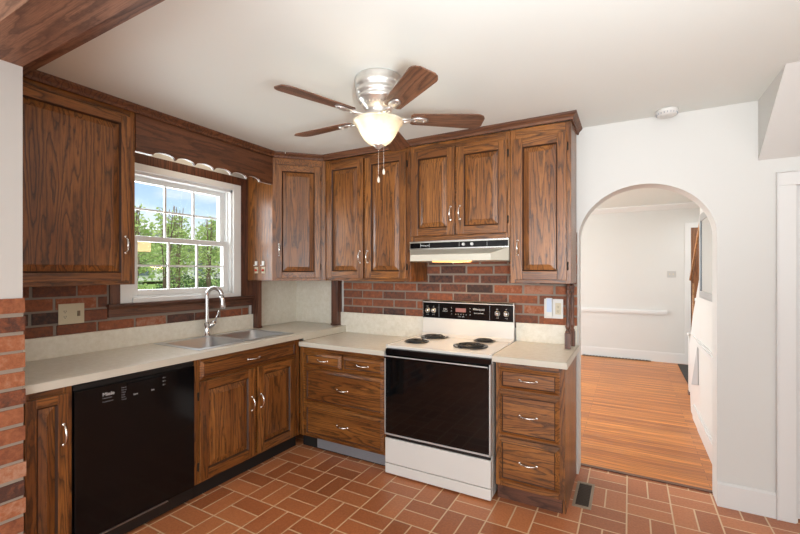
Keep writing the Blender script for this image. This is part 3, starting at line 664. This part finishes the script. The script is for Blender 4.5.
# turned spindles
def spindle(x, y, lab, first=None):
    if first: return copy_tree(first, (x, y, .909), lab)
    q = thing('turned_spindle', lab, 'spindle', (x, y, .909), 'turned spindles under the end cabinet')
    h = UB-.001-.909; MB().box((-.019, -.019, 0), (.019, .019, .105), bev=.002).build('base_block', DZ, q, local=True)
    pr = [(0, .105), (.016, .105), (.018, .112), (.012, .12), (.010, .128), (.016, .138), (.018, .148), (.013, .165), (.011, .19), (.013, .24), (.0145, .28), (.012, .33), (.009, .362), (.014, .372), (.015, .38), (.010, .388), (.013, .397), (.017, .407), (.017, .415), (.012, .423), (.012, h), (0, h)]
    MB().lathe(pr, (0, 0, 0), 18).build('turned_shaft', DZ, q, local=True); return q
sp1 = spindle(2.592, -.185, 'front turned dark wood spindle on the counter beside the arch')
spindle(2.604, -.06, 'rear turned dark wood spindle on the counter beside the arch', sp1)

# ------------------------------------------------------------------ sink and faucet
t = thing('sink', 'double bowl stainless steel sink set in the counter', 'sink', (.33, -1.05, CT))
def rr(x0, x1, y0, y1, r, z, k=6):
    P = []
    for cx, cy, a in ((x1-r, y1-r, 0), (x0+r, y1-r, 90), (x0+r, y0+r, 180), (x1-r, y0+r, 270)):
        for i in range(k+1): th = R(a+90*i/k); P.append((cx+r*math.cos(th), cy+r*math.sin(th), z))
    return P
def loft(s, rings, cap=True, m=None):
    vs = [p for r_ in rings for p in r_]; n = len(rings[0]); fs = []
    for i in range(len(rings)-1):
        for k in range(n): fs.append([i*n+k, i*n+(k+1) % n, (i+1)*n+(k+1) % n, (i+1)*n+k])
    if cap: fs.append([(len(rings)-1)*n+k for k in range(n)])
    return s.add(vs, fs, m, .5, True)
s = MB(); z = CT+.004
X0, X1, Y0, Y1 = .07, .575, -1.48, -.635; bx0, bx1 = .125, .535; ymid = -1.06
for a, b in [((X0, Y0, CT+.0005), (bx0+.01, Y1, z)), ((bx1-.01, Y0, CT+.0005), (X1, Y1, z)), ((bx0, Y0, CT+.0005), (bx1, Y0+.035, z)), ((bx0, Y1-.035, CT+.0005), (bx1, Y1, z)), ((bx0, ymid-.022, CT+.0005), (bx1, ymid+.022, z))]: s.box(a, b)
s.build('rim', STEEL, t, bevel=.0015)
for (a, b) in ((Y0+.025, ymid-.013), (ymid+.013, Y1-.025)):
    s = MB(); x0, x1 = bx0-.0, bx1+.0
    loft(s, [rr(x0, x1, a, b, .05, z-.0008), rr(x0+.004, x1-.004, a+.004, b-.004, .05, z-.006), rr(x0+.012, x1-.012, a+.012, b-.012, .055, z-.15), rr(x0+.035, x1-.035, a+.035, b-.035, .06, z-.172)])
    o = s.build('bowl', STEEL, t); so = o.modifiers.new('solid', 'SOLIDIFY'); so.thickness = .001
    cy = (a+b)/2; MB().lathe([(0, .002), (.042, .002), (.045, .0), (.045, -.002)], (.3, cy, z-.170), 24).build('drain', CHROME, o)
t = thing('faucet', 'chrome gooseneck pull-down faucet behind the sink', 'faucet', (.10, -1.075, z))
fx, fy = .098, -1.085; dv = Vector((.86, .5, 0)).normalized()
MB().lathe([(0, 0), (.030, 0), (.030, .006), (.024, .012), (.021, .05), (.019, .10), (0, .10)], (fx, fy, z), 24).build('base', CHROME, t)
pts = []; r0 = .0155
for i in range(8): pts.append(Vector((fx, fy, z+.08+i*.032)))
top = pts[-1].z; rad = .058
for i in range(1, 15): a = math.pi*i/14*.97; c = Vector((fx, fy, top))+dv*rad; pts.append(c+dv*(-rad*math.cos(a))+Vector((0, 0, rad*1.15*math.sin(a))))
MB().tube(pts, [r0]*len(pts), 14).build('spout', CHROME, t)
e = pts[-1]; MB().tube([e, e+Vector((0, 0, -.02))+dv*.001, e+Vector((0, 0, -.085))+dv*.006, e+Vector((0, 0, -.10))+dv*.007], [.0165, .018, .021, .018], 16).build('spray_head', CHROME, t)
lv = Vector((.55, .83, 0)).normalized(); b0 = Vector((fx, fy, z+.065))
MB().tube([b0, b0+lv*.035+Vector((0, 0, .022)), b0+lv*.06+Vector((0, 0, .045))], [.019, .021, .018], 14).build('valve_body', CHROME, t)
b1 = b0+lv*.058+Vector((0, 0, .045)); MB().tube([b1, b1+lv*.012+Vector((0, 0, .04)), b1+lv*.03+Vector((0, 0, .085))], [.008, .006, .0075], 10).build('lever', CHROME, t)

# ------------------------------------------------------------------ dishwasher
t = thing('dishwasher', 'black built-in dishwasher left of the sink', 'dishwasher', (.3, -1.85, 0))
MB().box((.03, -2.168, .02), (.585, -1.534, .868)).build('tub', BLACKM, t)
F = LEFT(.585)
d = MB(F).box((-2.165, 0, .098), (-1.537, .024, .842), bev=.004).build('door', BLACK, t)
MB(F).box((-2.165, .0, .845), (-1.537, .012, .866)).build('trim_strip', BLACKM, t); MB(F).box((-2.165, 0, .092), (-1.537, .012, .097)).build('trim_strip', BLACKM, t)
s = MB(F); s.box((-1.93, .024, .775), (-1.74, .027, .826), bev=0); s.box((-1.925, .027, .818), (-1.745, .034, .826)); s.build('handle_recess', BLACK, d)
MB(F).box((-2.165, -.04, .0), (-1.537, -.03, .085)).build('toe_panel', BLACKM, t)
MB(F).box((-2.12, -.012, .086), (-1.70, .02, .090)).build('door_seal_strip', STEEL, t)
text('marking', 'Miele', .026, F, INK, d, a=-2.045, b=.788, n=.0245); text('marking', 'Touchtronic', .009, F, GREYM, d, a=-2.045, b=.774, n=.0245)
text('marking', 'Turbothermic', .009, F, GREYM, d, a=-2.045, b=.756, n=.0245)
for i, tx in enumerate(('Pots & Pans', 'Normal', 'China', 'Light', 'Rinse', 'Cancel')): text('marking', tx, .009, F, GREYM, d, a=-1.955, b=.808-i*.0125, n=.0245)
text('marking', 'Start', .012, F, INK, d, a=-1.895, b=.757, n=.0245); text('marking', 'Salt', .012, F, INK, d, a=-1.80, b=.757, n=.0245)
for i in range(3): text('marking', 'o --', .012, F, INK, d, a=-1.735, b=.812-i*.02, n=.0245)

# ------------------------------------------------------------------ stove
t = thing('electric_range', 'white electric range with black glass oven door and coil burners', 'stove', (1.826, -.33, 0))
x0, x1 = 1.446, 2.208; yf = -.640
s = MB(); s.box((x0+.001, yf+.02, .02), (x1-.001, -.035, .885)); s.build('body', ENAMEL, t)
s = MB(); s.box((x0, yf, .885), (x1, -.035, .905), bev=.006)
s.box((x0, yf+.0, .9), (x0+.016, -.08, .911), bev=.003); s.box((x1-.016, yf, .9), (x1, -.08, .911), bev=.003)
ct_ = s.build('cooktop', ENAMEL, t)
F = BACK(yf)
d = MB(F).box((x0+.004, -.018, .292), (x1-.004, .018, .838), bev=.004).build('oven_door', OVEN, t)
s = MB(F); s.box((x0+.001, -.018, .288), (x0+.008, .022, .85)); s.box((x1-.010, -.018, .288), (x1-.001, .022, .85)); s.box((x0+.001, -.01, .284), (x1-.001, .022, .294)); s.build('door_edge_trim', SATIN, d)
s = MB(F); s.box((x0+.005, -.02, .84), (x1-.005, .016, .884), bev=.003); s.build('vent_trim', BLACK, t)
s = MB(F); s.box((x0+.012, .02, .822), (x1-.012, .05, .842), BLACK, bev=.005); s.box((x0+.03, .012, .824), (x0+.06, .03, .84), BLACK); s.box((x1-.06, .012, .824), (x1-.03, .03, .84), BLACK); s.box((x0+.012, .049, .837), (x1-.012, .052, .843), SATIN); s.build('door_handle', BLACK, d)
s = MB(F); s.box((x0+.004, -.0, .262), (x1-.004, .012, .285)); s.build('drawer_gap_trim', BLACKM, t)
dr = MB(F).box((x0+.002, -.018, .085), (x1-.002, .016, .258), bev=.005).build('storage_drawer', ENAMEL, t)
MB(F).box((x0+.002, -.018, .012), (x1-.002, .015, .080), bev=.003).build('kick_panel', ENAMEL, t)
def burner(cx, cy, r_):
    b = MB().lathe([(r_*1.05, .0), (r_*1.22, .001), (r_*1.24, .0045), (r_*1.14, .006), (r_*1.04, .003), (r_*.9, -.008), (.02, -.012), (0, -.012)], (cx, cy, .9055), 36).build('drip_bowl', DRIP, t)
    pts = []; turns = 4 if r_ > .09 else 3; n = turns*26
    for i in range(n+1): a = 2*math.pi*turns*i/n; rr_ = .018+(r_-.02)*i/n; pts.append((cx+rr_*math.cos(a), cy+rr_*math.sin(a), .915))
    MB().tube(pts, .0052, 6).build('coil', IRON, b)
for c in ((1.572, -.41, .074), (1.60, -.15, .090), (1.985, -.395, .098), (2.005, -.14, .066)): burner(*c)
# backguard
s = MB(); s.prism([(-.035, .90), (-.105, .90), (-.075, .925), (-.062, 1.045), (-.062, 1.05), (-.035, 1.05)], 'x', x0+.012, x1-.002); s.box((x0+.012, -.06, 1.05), (x1-.002, -.035, 1.19))
bg_ = s.build('backguard', ENAMEL, t, bevel=.002)
s = MB(); s.prism([(-.060, 1.178), (-.060, 1.192), (-.02, 1.192), (-.02, 1.178)], 'x', x0+.012, x1-.002); s.build('top_cap', plain('brown_metal_cap', (.28, .2, .13), .3, .6), bg_)
F = BACK(-.0605)
cp = MB(F).box((x0+.016, -.0, 1.048), (x1-.006, .006, 1.172), bev=.0015).build('control_panel', BLACK, bg_)
MB(F).box((x0+.012, 0, 1.045), (x0+.0158, .01, 1.19)).build('end_trim', CHROME, bg_); MB(F).box((x1-.0058, 0, 1.045), (x1-.0, .014, 1.19)).build('end_trim', ENAMEL, bg_)
for a in (x0+.155, x0+.575): MB(F).box((a, .006, 1.055), (a+.002, .007, 1.165)).build('marking', GREYM, cp)
for a in (x0+.055, x0+.108, x0+.635, x0+.702):
    MB(F).lathe([(0, 0), (.021, 0), (.021, .003), (.0, .003)], (a, .006, 1.108), 24, axis='y').build('dial_ring', STEEL, cp)
    kn = MB(F); kn.lathe([(0, 0), (.0165, 0), (.015, .016), (.0, .018)], (a, .009, 1.108), 20, axis='y'); kn.box((a-.003, .02, 1.094), (a+.003, .034, 1.122)); kn.build('knob', CHROME, cp)
s = MB(F); s.box((x0+.30, .006, 1.105), (x0+.385, .0068, 1.135)); s.build('clock_display', plain('clock_window', (.30, .14, .13), .3), cp)
text('marking', 'Whirlpool', .022, F, INK, cp, 'CENTER', a=x0+.49, b=1.125, n=.0072); text('marking', 'SELF-CLEANING', .011, F, INK, cp, 'CENTER', a=x0+.49, b=1.098, n=.0072)
text('marking', 'OVEN', .012, F, INK, cp, 'CENTER', a=x0+.21, b=1.12, n=.0072); text('marking', 'SURFACE', .010, F, INK, cp, 'CENTER', a=x0+.21, b=1.104, n=.0072)
for i in range(5): text('marking', '1'if i == 0 else '23457'[i], .012, F, INK, cp, 'CENTER', a=x0+.30+i*.022, b=1.082, n=.0072)
text('marking', 'CLOCK  TIMER', .008, F, INK, cp, 'CENTER', a=x0+.345, b=1.066, n=.0072)
for a in (x0+.265, x0+.42): 
    for b in (1.13, 1.106, 1.082): text('marking', '=', .016, F, INK, cp, 'CENTER', a=a, b=b, n=.0072)
text('marking', 'Whirlpool', .012, BACK(-.061), INK, bg_, a=x0+.07, b=1.181, n=.0003)
for a in (x0+.055, x0+.108, x0+.635, x0+.702): text('marking', 'OFF', .008, F, INK, cp, 'CENTER', a=a, b=1.138, n=.0072); text('marking', 'LO  HI', .007, F, INK, cp, 'CENTER', a=a, b=1.072, n=.0072)

# ------------------------------------------------------------------ outlets, switches
def socket(F, a, b, m, parent):
    s = MB(F)
    for q in (.016, -.016):
        s.box((a-.006, .0035, b+q-.004), (a-.004, .0078, b+q+.006), BLACKM); s.box((a+.004, .0035, b+q-.004), (a+.006, .0078, b+q+.006), BLACKM); s.box((a-.002, .0035, b+q-.010), (a+.002, .0078, b+q-.006), BLACKM)
    s.build('socket_slots', BLACKM, parent)
F = LEFT(.012)
t = thing('wall_outlet', 'almond outlet and switch plate on the brick left of the window', 'outlet', (.012, -1.934, 1.11))
MB(F).box((-2.0, 0, 1.110), (-1.868, .005, 1.232), bev=.002).build('plate', ALMOND, t)
MB(F).box((-1.987, .004, 1.138), (-1.95, .0065, 1.204), bev=.001).build('receptacle', ALMOND, t); socket(F, -1.968, 1.171, ALMOND, t)
MB(F).box((-1.905, .004, 1.155), (-1.893, .014, 1.187), bev=.001).build('toggle', BRONZE, t)
F = BACK(-.012)
t = thing('wall_outlet', 'white outlet plate with pale blue insert on brick behind the spindles', 'outlet', (2.475, -.012, 1.09))
MB(F).box((2.41, 0, 1.088), (2.54, .005, 1.228), bev=.002).build('plate', WHITEP, t)
MB(F).box((2.425, .004, 1.10), (2.468, .03, 1.235), bev=.003).build('plug_in_device', WHITEP, t); MB(F).box((2.432, .03, 1.135), (2.466, .033, 1.232)).build('device_face', PALEBLUE, t)
MB(F).box((2.487, .004, 1.118), (2.525, .0065, 1.20), bev=.001).build('receptacle', ALMOND, t); socket(F, 2.506, 1.158, ALMOND, t)
t = thing('light_switch', 'double light switch on the far hall wall left of the front door', 'switch', (3.52, 4.549, 1.33))
F = BACK(4.5495); MB(F).box((3.47, 0, 1.335), (3.585, .006, 1.435), bev=.002).build('plate', plain('grey_plate', (.5, .49, .47), .4), t)
for a in (3.505, 3.55): MB(F).box((a-.006, .006, 1.373), (a+.006, .014, 1.397)).build('toggle', ALMOND, t)

# ------------------------------------------------------------------ ceiling fan
fcx, fcy = 1.807, -1.316
t = thing('ceiling_fan', 'five blade ceiling fan with frosted light bowl', 'ceiling fan', (fcx, fcy, 2.08))
pr = [(0, 0), (.118, 0), (.122, -.008), (.118, -.02), (.121, -.030), (.121, -.052), (.114, -.058), (.112, -.068), (.118, -.078), (.117, -.088), (.109, -.094), (.108, -.104), (.112, -.112), (.100, -.124), (.082, -.145), (.07, -.16), (.062, -.165), (.062, -.200), (.07, -.205), (.07, -.214), (0, -.214)]
MB().lathe([(r_, H-.001+h) for r_, h in pr], (fcx, fcy, 0), 48).build('motor_housing', NICKEL, t)
s = MB()
for k in range(28): a = 2*math.pi*k/28; s.box((fcx+.086*math.cos(a)-.003, fcy+.086*math.sin(a)-.003, H-.145), (fcx+.086*math.cos(a)+.003, fcy+.086*math.sin(a)+.003, H-.125))
s.build('vent_fins', plain('pale_nickel', (.75, .72, .66), .35, .8), t)
bl = [(0, 2.078), (.02, 2.080), (.045, 2.088), (.068, 2.106), (.088, 2.132), (.102, 2.158), (.113, 2.180), (.126, 2.194), (.131, 2.200), (.131, 2.207), (.124, 2.208), (.11, 2.190)]
bo = MB(); bo.lathe(bl, (fcx, fcy, 0), 48); bo.f.pop(); bo.mi.pop(); bo.tone.pop(); bo.sm.pop(); bo.build('light_bowl', BOWL, t)
MB().lathe([(0, 2.062), (.008, 2.063), (.014, 2.068), (.026, 2.078), (.030, 2.086), (0, 2.086)], (fcx, fcy, 0), 20).build('finial', NICKEL, t)
zb = 2.225
for k in range(5):
    a = R(34.7+72*k); FB = Matrix.Translation((fcx, fcy, zb)) @ Matrix.Rotation(a, 4, 'Z') @ Matrix.Rotation(R(-12), 4, 'X')
    out = []
    L0, L1 = .17, .56; w0, w1 = .048, .066
    side = [(L0, w0-.012), (L0+.012, w0)]+[(L0+.02+(L1-.045-L0-.02)*i/6, w0+(w1-w0)*i/6) for i in range(7)]+[(L1-.03, w1-.003), (L1-.012, w1-.014), (L1-.002, w1-.032)]
    poly = side+[(x, -y) for x, y in reversed(side)]
    n = len(poly); bms = MB(FB); bms.add([(x, y, -.003) for x, y in poly]+[(x, y, .003) for x, y in poly], [list(range(n))[::-1], [n+i for i in range(n)]]+[[i, (i+1) % n, n+(i+1) % n, n+i] for i in range(n)])
    # the blade mesh keeps its own frame so the grain follows its length
    me_o = bms.build('blade', BLZ, t); me_o.data.transform(Matrix.Translation((0, 0, -(zb-2.08))) ); me_o.data.transform(Matrix.Rotation(-a, 4, 'Z')); me_o.rotation_euler = (0, 0, a); me_o.location = (0, 0, zb-2.08)
    W[me_o.name] = Matrix.Translation((fcx, fcy, zb)) @ Matrix.Rotation(a, 4, 'Z')
    ir = MB(FB)
    ir.tube([(.06, 0, .0), (.10, .012, -.012), (.14, .012, -.010), (.175, .0, -.006)], [.012, .010, .008, .009], 8); ir.tube([(.06, 0, .0), (.10, -.012, -.012), (.14, -.012, -.010), (.175, 0, -.006)], [.012, .010, .008, .009], 8)
    el = [(.215+.05*math.cos(2*math.pi*i/24), .028*math.sin(2*math.pi*i/24)) for i in range(24)]
    ir.add([(x, y, -.004) for x, y in el]+[(.215+(x-.215)*.75, y*.75, -.012) for x, y in el], [[i, (i+1) % 24, 24+(i+1) % 24, 24+i] for i in range(24)]+[[24+i for i in range(24)], list(range(24))[::-1]], smooth=True)
    for sx in (-.022, .022): ir.lathe([(0, -.016), (.005, -.014), (.005, -.008), (0, -.008)], (.215+sx, 0, 0), 8)
    ir.build('blade_iron', NICKEL, me_o)
def chain(dx, dy, z1, z0, name):
    s = MB(); n = int((z1-z0)/.008)
    for i in range(n): s.lathe([(0, -.0022), (.0018, -.001), (.0018, .001), (0, .0022)], (fcx+dx, fcy+dy, z1-i*.008), 6)
    s.tube([(fcx+dx, fcy+dy, z1), (fcx+dx, fcy+dy, z0)], .0008, 5)
    c = s.build('pull_chain', NICKEL, t)
    MB().lathe([(0, z0-.035), (.006, z0-.03), (.007, z0-.015), (.003, z0-.003), (0, z0)], (fcx+dx, fcy+dy, 0), 12).build('chain_fob', plain('fob', (.72, .66, .55), .4), c)
chain(-.006, .01, 2.075, 1.925, 'a'); chain(.02, .02, 2.09, 1.965, 'b')
light('fan_bulb', 'POINT', (fcx-.0, fcy, 2.155), (0, 0, 0), 1.5, (1, .88, .72), .035)

# ------------------------------------------------------------------ small things
t = thing('smoke_detector', 'round white smoke detector on the ceiling near the arch', 'smoke detector', (3.155, -.085, 2.39))
MB().lathe([(0, 2.392), (.035, 2.392), (.052, 2.397), (.058, 2.412), (.062, 2.416), (.062, H-.0005), (0, H-.0005)], (3.155, -.085, 0), 32).build('housing', WHITEP, t)
s = MB(); 
for k in range(20): a = 2*math.pi*k/20; s.box((3.155+.056*math.cos(a)-.002, -.085+.056*math.sin(a)-.002, 2.400), (3.155+.056*math.cos(a)+.002, -.085+.056*math.sin(a)+.002, 2.410))
s.build('vent_slots', GREYM, t)
t = thing('ceiling_hook', 'tiny white hook in the ceiling above the corner cabinet', 'hook', (.44, -.60, 2.41))
MB().tube([(.44, -.60, 2.429), (.44, -.60, 2.418), (.446, -.606, 2.41), (.452, -.612, 2.414)], .003, 8).build('hook', WHITEP, t)
t = thing('floor_register', 'bronze metal floor register at the foot of the right cabinet', 'vent', (2.70, -.27, 0))
s = MB(); s.box((2.645, -.44, .0005), (2.66, -.11, .006)); s.box((2.735, -.44, .0005), (2.75, -.11, .006)); s.box((2.66, -.44, .0005), (2.735, -.42, .006)); s.box((2.66, -.13, .0005), (2.735, -.11, .006)); s.build('frame', plain('register_tan', (.34, .27, .2), .4, .5), t)
s = MB(); s.box((2.66, -.42, .0005), (2.735, -.13, .0015))
for i in range(14): s.box((2.662, -.415+i*.0205, .0015), (2.733, -.405+i*.0205, .004))
s.build('grille', plain('register_dark', (.05, .035, .025), .5, .4), t)
t = thing('baseboard_register', 'dark floor register along the far hall wall', 'vent', (2.75, 4.5, 0))
MB().box((2.25, 4.47, .0005), (3.25, 4.53, .012)).build('frame', BRONZE, t)
s = MB()
for i in range(20): s.box((2.27+i*.048, 4.475, .012), (2.30+i*.048, 4.525, .015))
s.build('grille', BLACKM, t)

# hall: mirror, stair, rail, entry mat
t = thing('wall_mirror', 'silver framed mirror on the hall side wall beyond the arch', 'mirror', (3.49, .92, 1.2))
y0, y1, z0, z1 = .42, 1.25, 1.20, 1.915
s = MB(); s.box((3.480, y0, z0), (3.499, y0+.06, z1)); s.box((3.480, y1-.06, z0), (3.499, y1, z1)); s.box((3.480, y0+.06, z0), (3.499, y1-.06, z0+.06)); s.box((3.480, y0+.06, z1-.06), (3.499, y1-.06, z1)); s.build('frame', SILVER, t, bevel=.004)
s = MB(); s.box((3.481, y0+.06, z0+.06), (3.484, y0+.075, z1-.06)); s.box((3.481, y1-.075, z0+.06), (3.484, y1-.06, z1-.06)); s.build('inner_frame', SLATE, t)
MB().box((3.486, y0+.06, z0+.06), (3.49, y1-.06, z1-.06)).build('mirror_glass', MIRROR, t)
t = thing('staircase', 'white panelled stair side rising beyond the hall wall', 'stairs', (3.9, 2.2, 0))
s = MB(); s.prism([(1.362, 0), (1.98, 0), (2.07, .22), (2.09, .66), (1.84, .98), (1.42, 1.35), (1.362, 1.40)], 'x', 3.50, 3.60); s.build('side_panel', TRIM, t)
s = MB()
for i in range(6): s.box((3.605, 2.55-.235*(i+1), .0+.0), (4.55, 2.55-.235*i, .18*(i+1)))
s.build('steps', TRIM, t); s = MB()
for i in range(6): s.box((3.605, 2.55-.235*(i+1), .18*(i+1)), (4.55, 2.575-.235*i, .18*(i+1)+.025))
s.build('treads', RAIL, t)
MB().box((3.488, 1.402, 0), (3.4995, 1.74, .14)).build('skirting', TRIM, t); MB().box((3.488, 1.37, .745), (3.4995, 1.78, .80)).build('side_rail', TRIM, t)
MB().prism([(1.42, .40), (1.86, .30), (1.45, .76)], 'x', 3.492, 3.4995).build('panel_recess', GREYFAB, t)
t = thing('stair_handrail', 'light wood handrail slanting in front of the front door', 'handrail', (3.62, 2.1, 1))
MB().tube([(3.565, 1.368, 2.28), (3.565, 2.62, 1.33)], .013, 12).build('rail', RAIL, t); 
t = thing('newel_post', 'white newel post at the bottom of the stairs', 'post', (3.60, 2.66, 0))
s = MB(); s.box((3.555, 2.635, .036), (3.645, 2.725, .68), bev=.006); s.box((3.545, 2.625, .68), (3.655, 2.735, .71), bev=.004); s.build('post', TRIM, t)
MB().lathe([(0, .71), (.010, .71), (.008, .8), (.010, 1.0), (.008, 1.29), (0, 1.29)], (3.60, 2.68, 0), 12).build('upper_spindle', RAIL, t); MB().box((3.55, 2.63, 0.0), (3.65, 2.73, .036)).build('foot', DX, t)
tag(MB().box((3.60, 2.80, .001), (4.5, 4.45, .012)).build('entry_mat', MAT), 'dark mat on the floor inside the front door', 'mat')

# ------------------------------------------------------------------ outdoors
s = MB(); nx, ny = 24, 12
vs = [(-.6-i*1.6, -12+j*5.5, -.35+1.05*min(1, max(0, (i*1.6-1)/17))+.25*noise.noise(Vector((i*.4, j*.5, 0)))) for i in range(nx) for j in range(ny)]
s.add(vs, [[i*ny+j, i*ny+j+1, (i+1)*ny+j+1, (i+1)*ny+j] for i in range(nx-1) for j in range(ny-1)], smooth=True)
tag(s.build('lawn', GRASS), 'green lawn outside the window', 'lawn', kind='stuff')
def gz(x): return -.35+1.05*min(1, max(0, (-x-.6-1)/17))
def leafquad(s, p, sz, tone):
    a = Vector((random.uniform(-1, 1), random.uniform(-1, 1), random.uniform(-.6, .6))).normalized(); b = a.orthogonal().normalized(); b = (b*math.cos(1)+a.cross(b)*math.sin(1))
    s.add([p-a*sz, p+b*sz*.5, p+a*sz, p-b*sz*.5], [(0, 1, 2, 3)], tone=tone)
def tree(x, y, h, spread, lab, n=700, sz=.09, lm=LEAF, sparse_top=True, cat='tree', name='garden_tree'):
    z = gz(x)-.15; t = thing(name, lab, cat, (x, y, z), 'trees outside the window'); tr = MB(); fo = MB()
    nb = 4
    for k in range(nb):
        a = random.uniform(0, 6.28); lean = Vector((math.cos(a), math.sin(a), 0))*spread*random.uniform(.1, .4); pts = [Vector((x, y, z))+lean*(i/6)+Vector((random.uniform(-.04, .04), random.uniform(-.04, .04), h*random.uniform(.96, 1)*i/6)) for i in range(7)]
        tr.tube(pts, [.022*(1-i/7)+.007 for i in range(7)], 6)
        for j in range(9):
            u = random.uniform(.3, .98); i = min(5, int(u*6)); p = pts[i].lerp(pts[i+1], u*6-i); b = random.uniform(0, 6.28); L_ = spread*(1.15-u)*random.uniform(.5, 1.2)
            q = p+Vector((math.cos(b)*L_, math.sin(b)*L_, L_*random.uniform(.1, .6))); tr.tube([p, (p+q)/2+Vector((0, 0, .03)), q], [.010, .007, .004], 5)
            m_ = int(n/36*(1.9-u*1.5 if sparse_top else 1.))
            for _ in range(m_):
                c = p.lerp(q, random.uniform(.2, 1.1))+Vector([random.gauss(0, .17*spread*(1.25-u*.8)) for _ in range(3)]); leafquad(fo, c, sz*random.uniform(.6, 1.3), random.random())
    tr.build('trunk', BARK, t); fo.build('foliage', lm, t); return t
spec = [(-9.0, 3.2, 3.3, 1.0, 'leafy tree seen through the leftmost panes'), (-9.8, 4.5, 3.5, .95, 'slim upright tree behind the middle panes'), (-10.6, 5.5, 3.6, 1.0, 'slim multi-trunk tree right of the window middle'), (-10.2, 6.4, 3.3, .9, 'leafy tree seen through the rightmost panes'),
        (-14.5, 6.2, 3.4, 1.6, 'broad far tree left behind the slim trees'), (-16, 8.8, 3.6, 1.7, 'broad far tree centre behind the slim trees'), (-16.5, 10.8, 3.7, 1.8, 'broad far tree right behind the slim trees')]
for i, (x, y, h, sp_, lab) in enumerate(spec): tree(x, y, h, sp_, lab, n=620 if i < 4 else 1500, sz=.06 if i < 4 else .11, sparse_top=True)
def bush(x, y, r_, h, lab, lm, n=900, name='garden_shrub'):
    z = gz(x)-.1; t = thing(name, lab, 'shrub', (x, y, z), 'shrubs outside the window'); fo = MB(); st = MB()
    for k in range(5): a = 6.28*k/5; st.tube([(x, y, z), (x+math.cos(a)*r_*.6, y+math.sin(a)*r_*.6, z+h*.8)], [.02, .008], 5)
    for _ in range(n):
        d_ = Vector([random.gauss(0, 1) for _ in range(3)]).normalized()*random.uniform(.6, 1); leafquad(fo, Vector((x+d_.x*r_, y+d_.y*r_, z+h*.5+d_.z*h*.5)), .06, random.random())
    st.build('stems', BARK, t); fo.build('foliage', lm, t)
bush(-7.2, 2.35, .75, .95, 'yellow-green shrub low in the leftmost pane', LEAFY)
bush(-10.8, 4.0, .9, 1.0, 'green shrub at the foot of the slim tree', LEAF); bush(-12.0, 6.6, 1.0, 1.2, 'dark shrub low in the right pane', LEAFD); bush(-11.8, 7.9, 1.0, 1.3, 'dark shrub farthest right outside', LEAFD)
t = thing('neighbour_house', 'white house with grey roof behind the garden trees', 'house', (-24, 12, .5))
MB().box((-27, 9.5, .9), (-22, 15.5, 2.6)).build('wall', SIDING, t); MB().prism([(9.1, 2.6), (15.9, 2.6), (12.5, 4.0)], 'x', -27.2, -21.8).build('roof', ROOF, t)
for yy in (10.6, 12.4, 14.2): MB().box((-21.99, yy-.35, 1.2), (-21.96, yy+.35, 2.1)).build('window', SLATE, t)
t = thing('bird_feeder', 'tan box hanging outside the left lower panes', 'bird feeder', (-.42, -1.42, 1.58))
MB().box((-.36, -1.52, 1.577), (-.30, -1.283, 1.674), bev=.003).build('box', TANP, t); MB().box((-.37, -1.53, 1.674), (-.29, -1.275, 1.682)).build('lid', TANP, t)
MB().tube([(-.33, -1.40, 1.68), (-.33, -1.40, 2.2), (-.15, -1.40, 2.2)], .004, 6).build('hanger', GREYM, t)
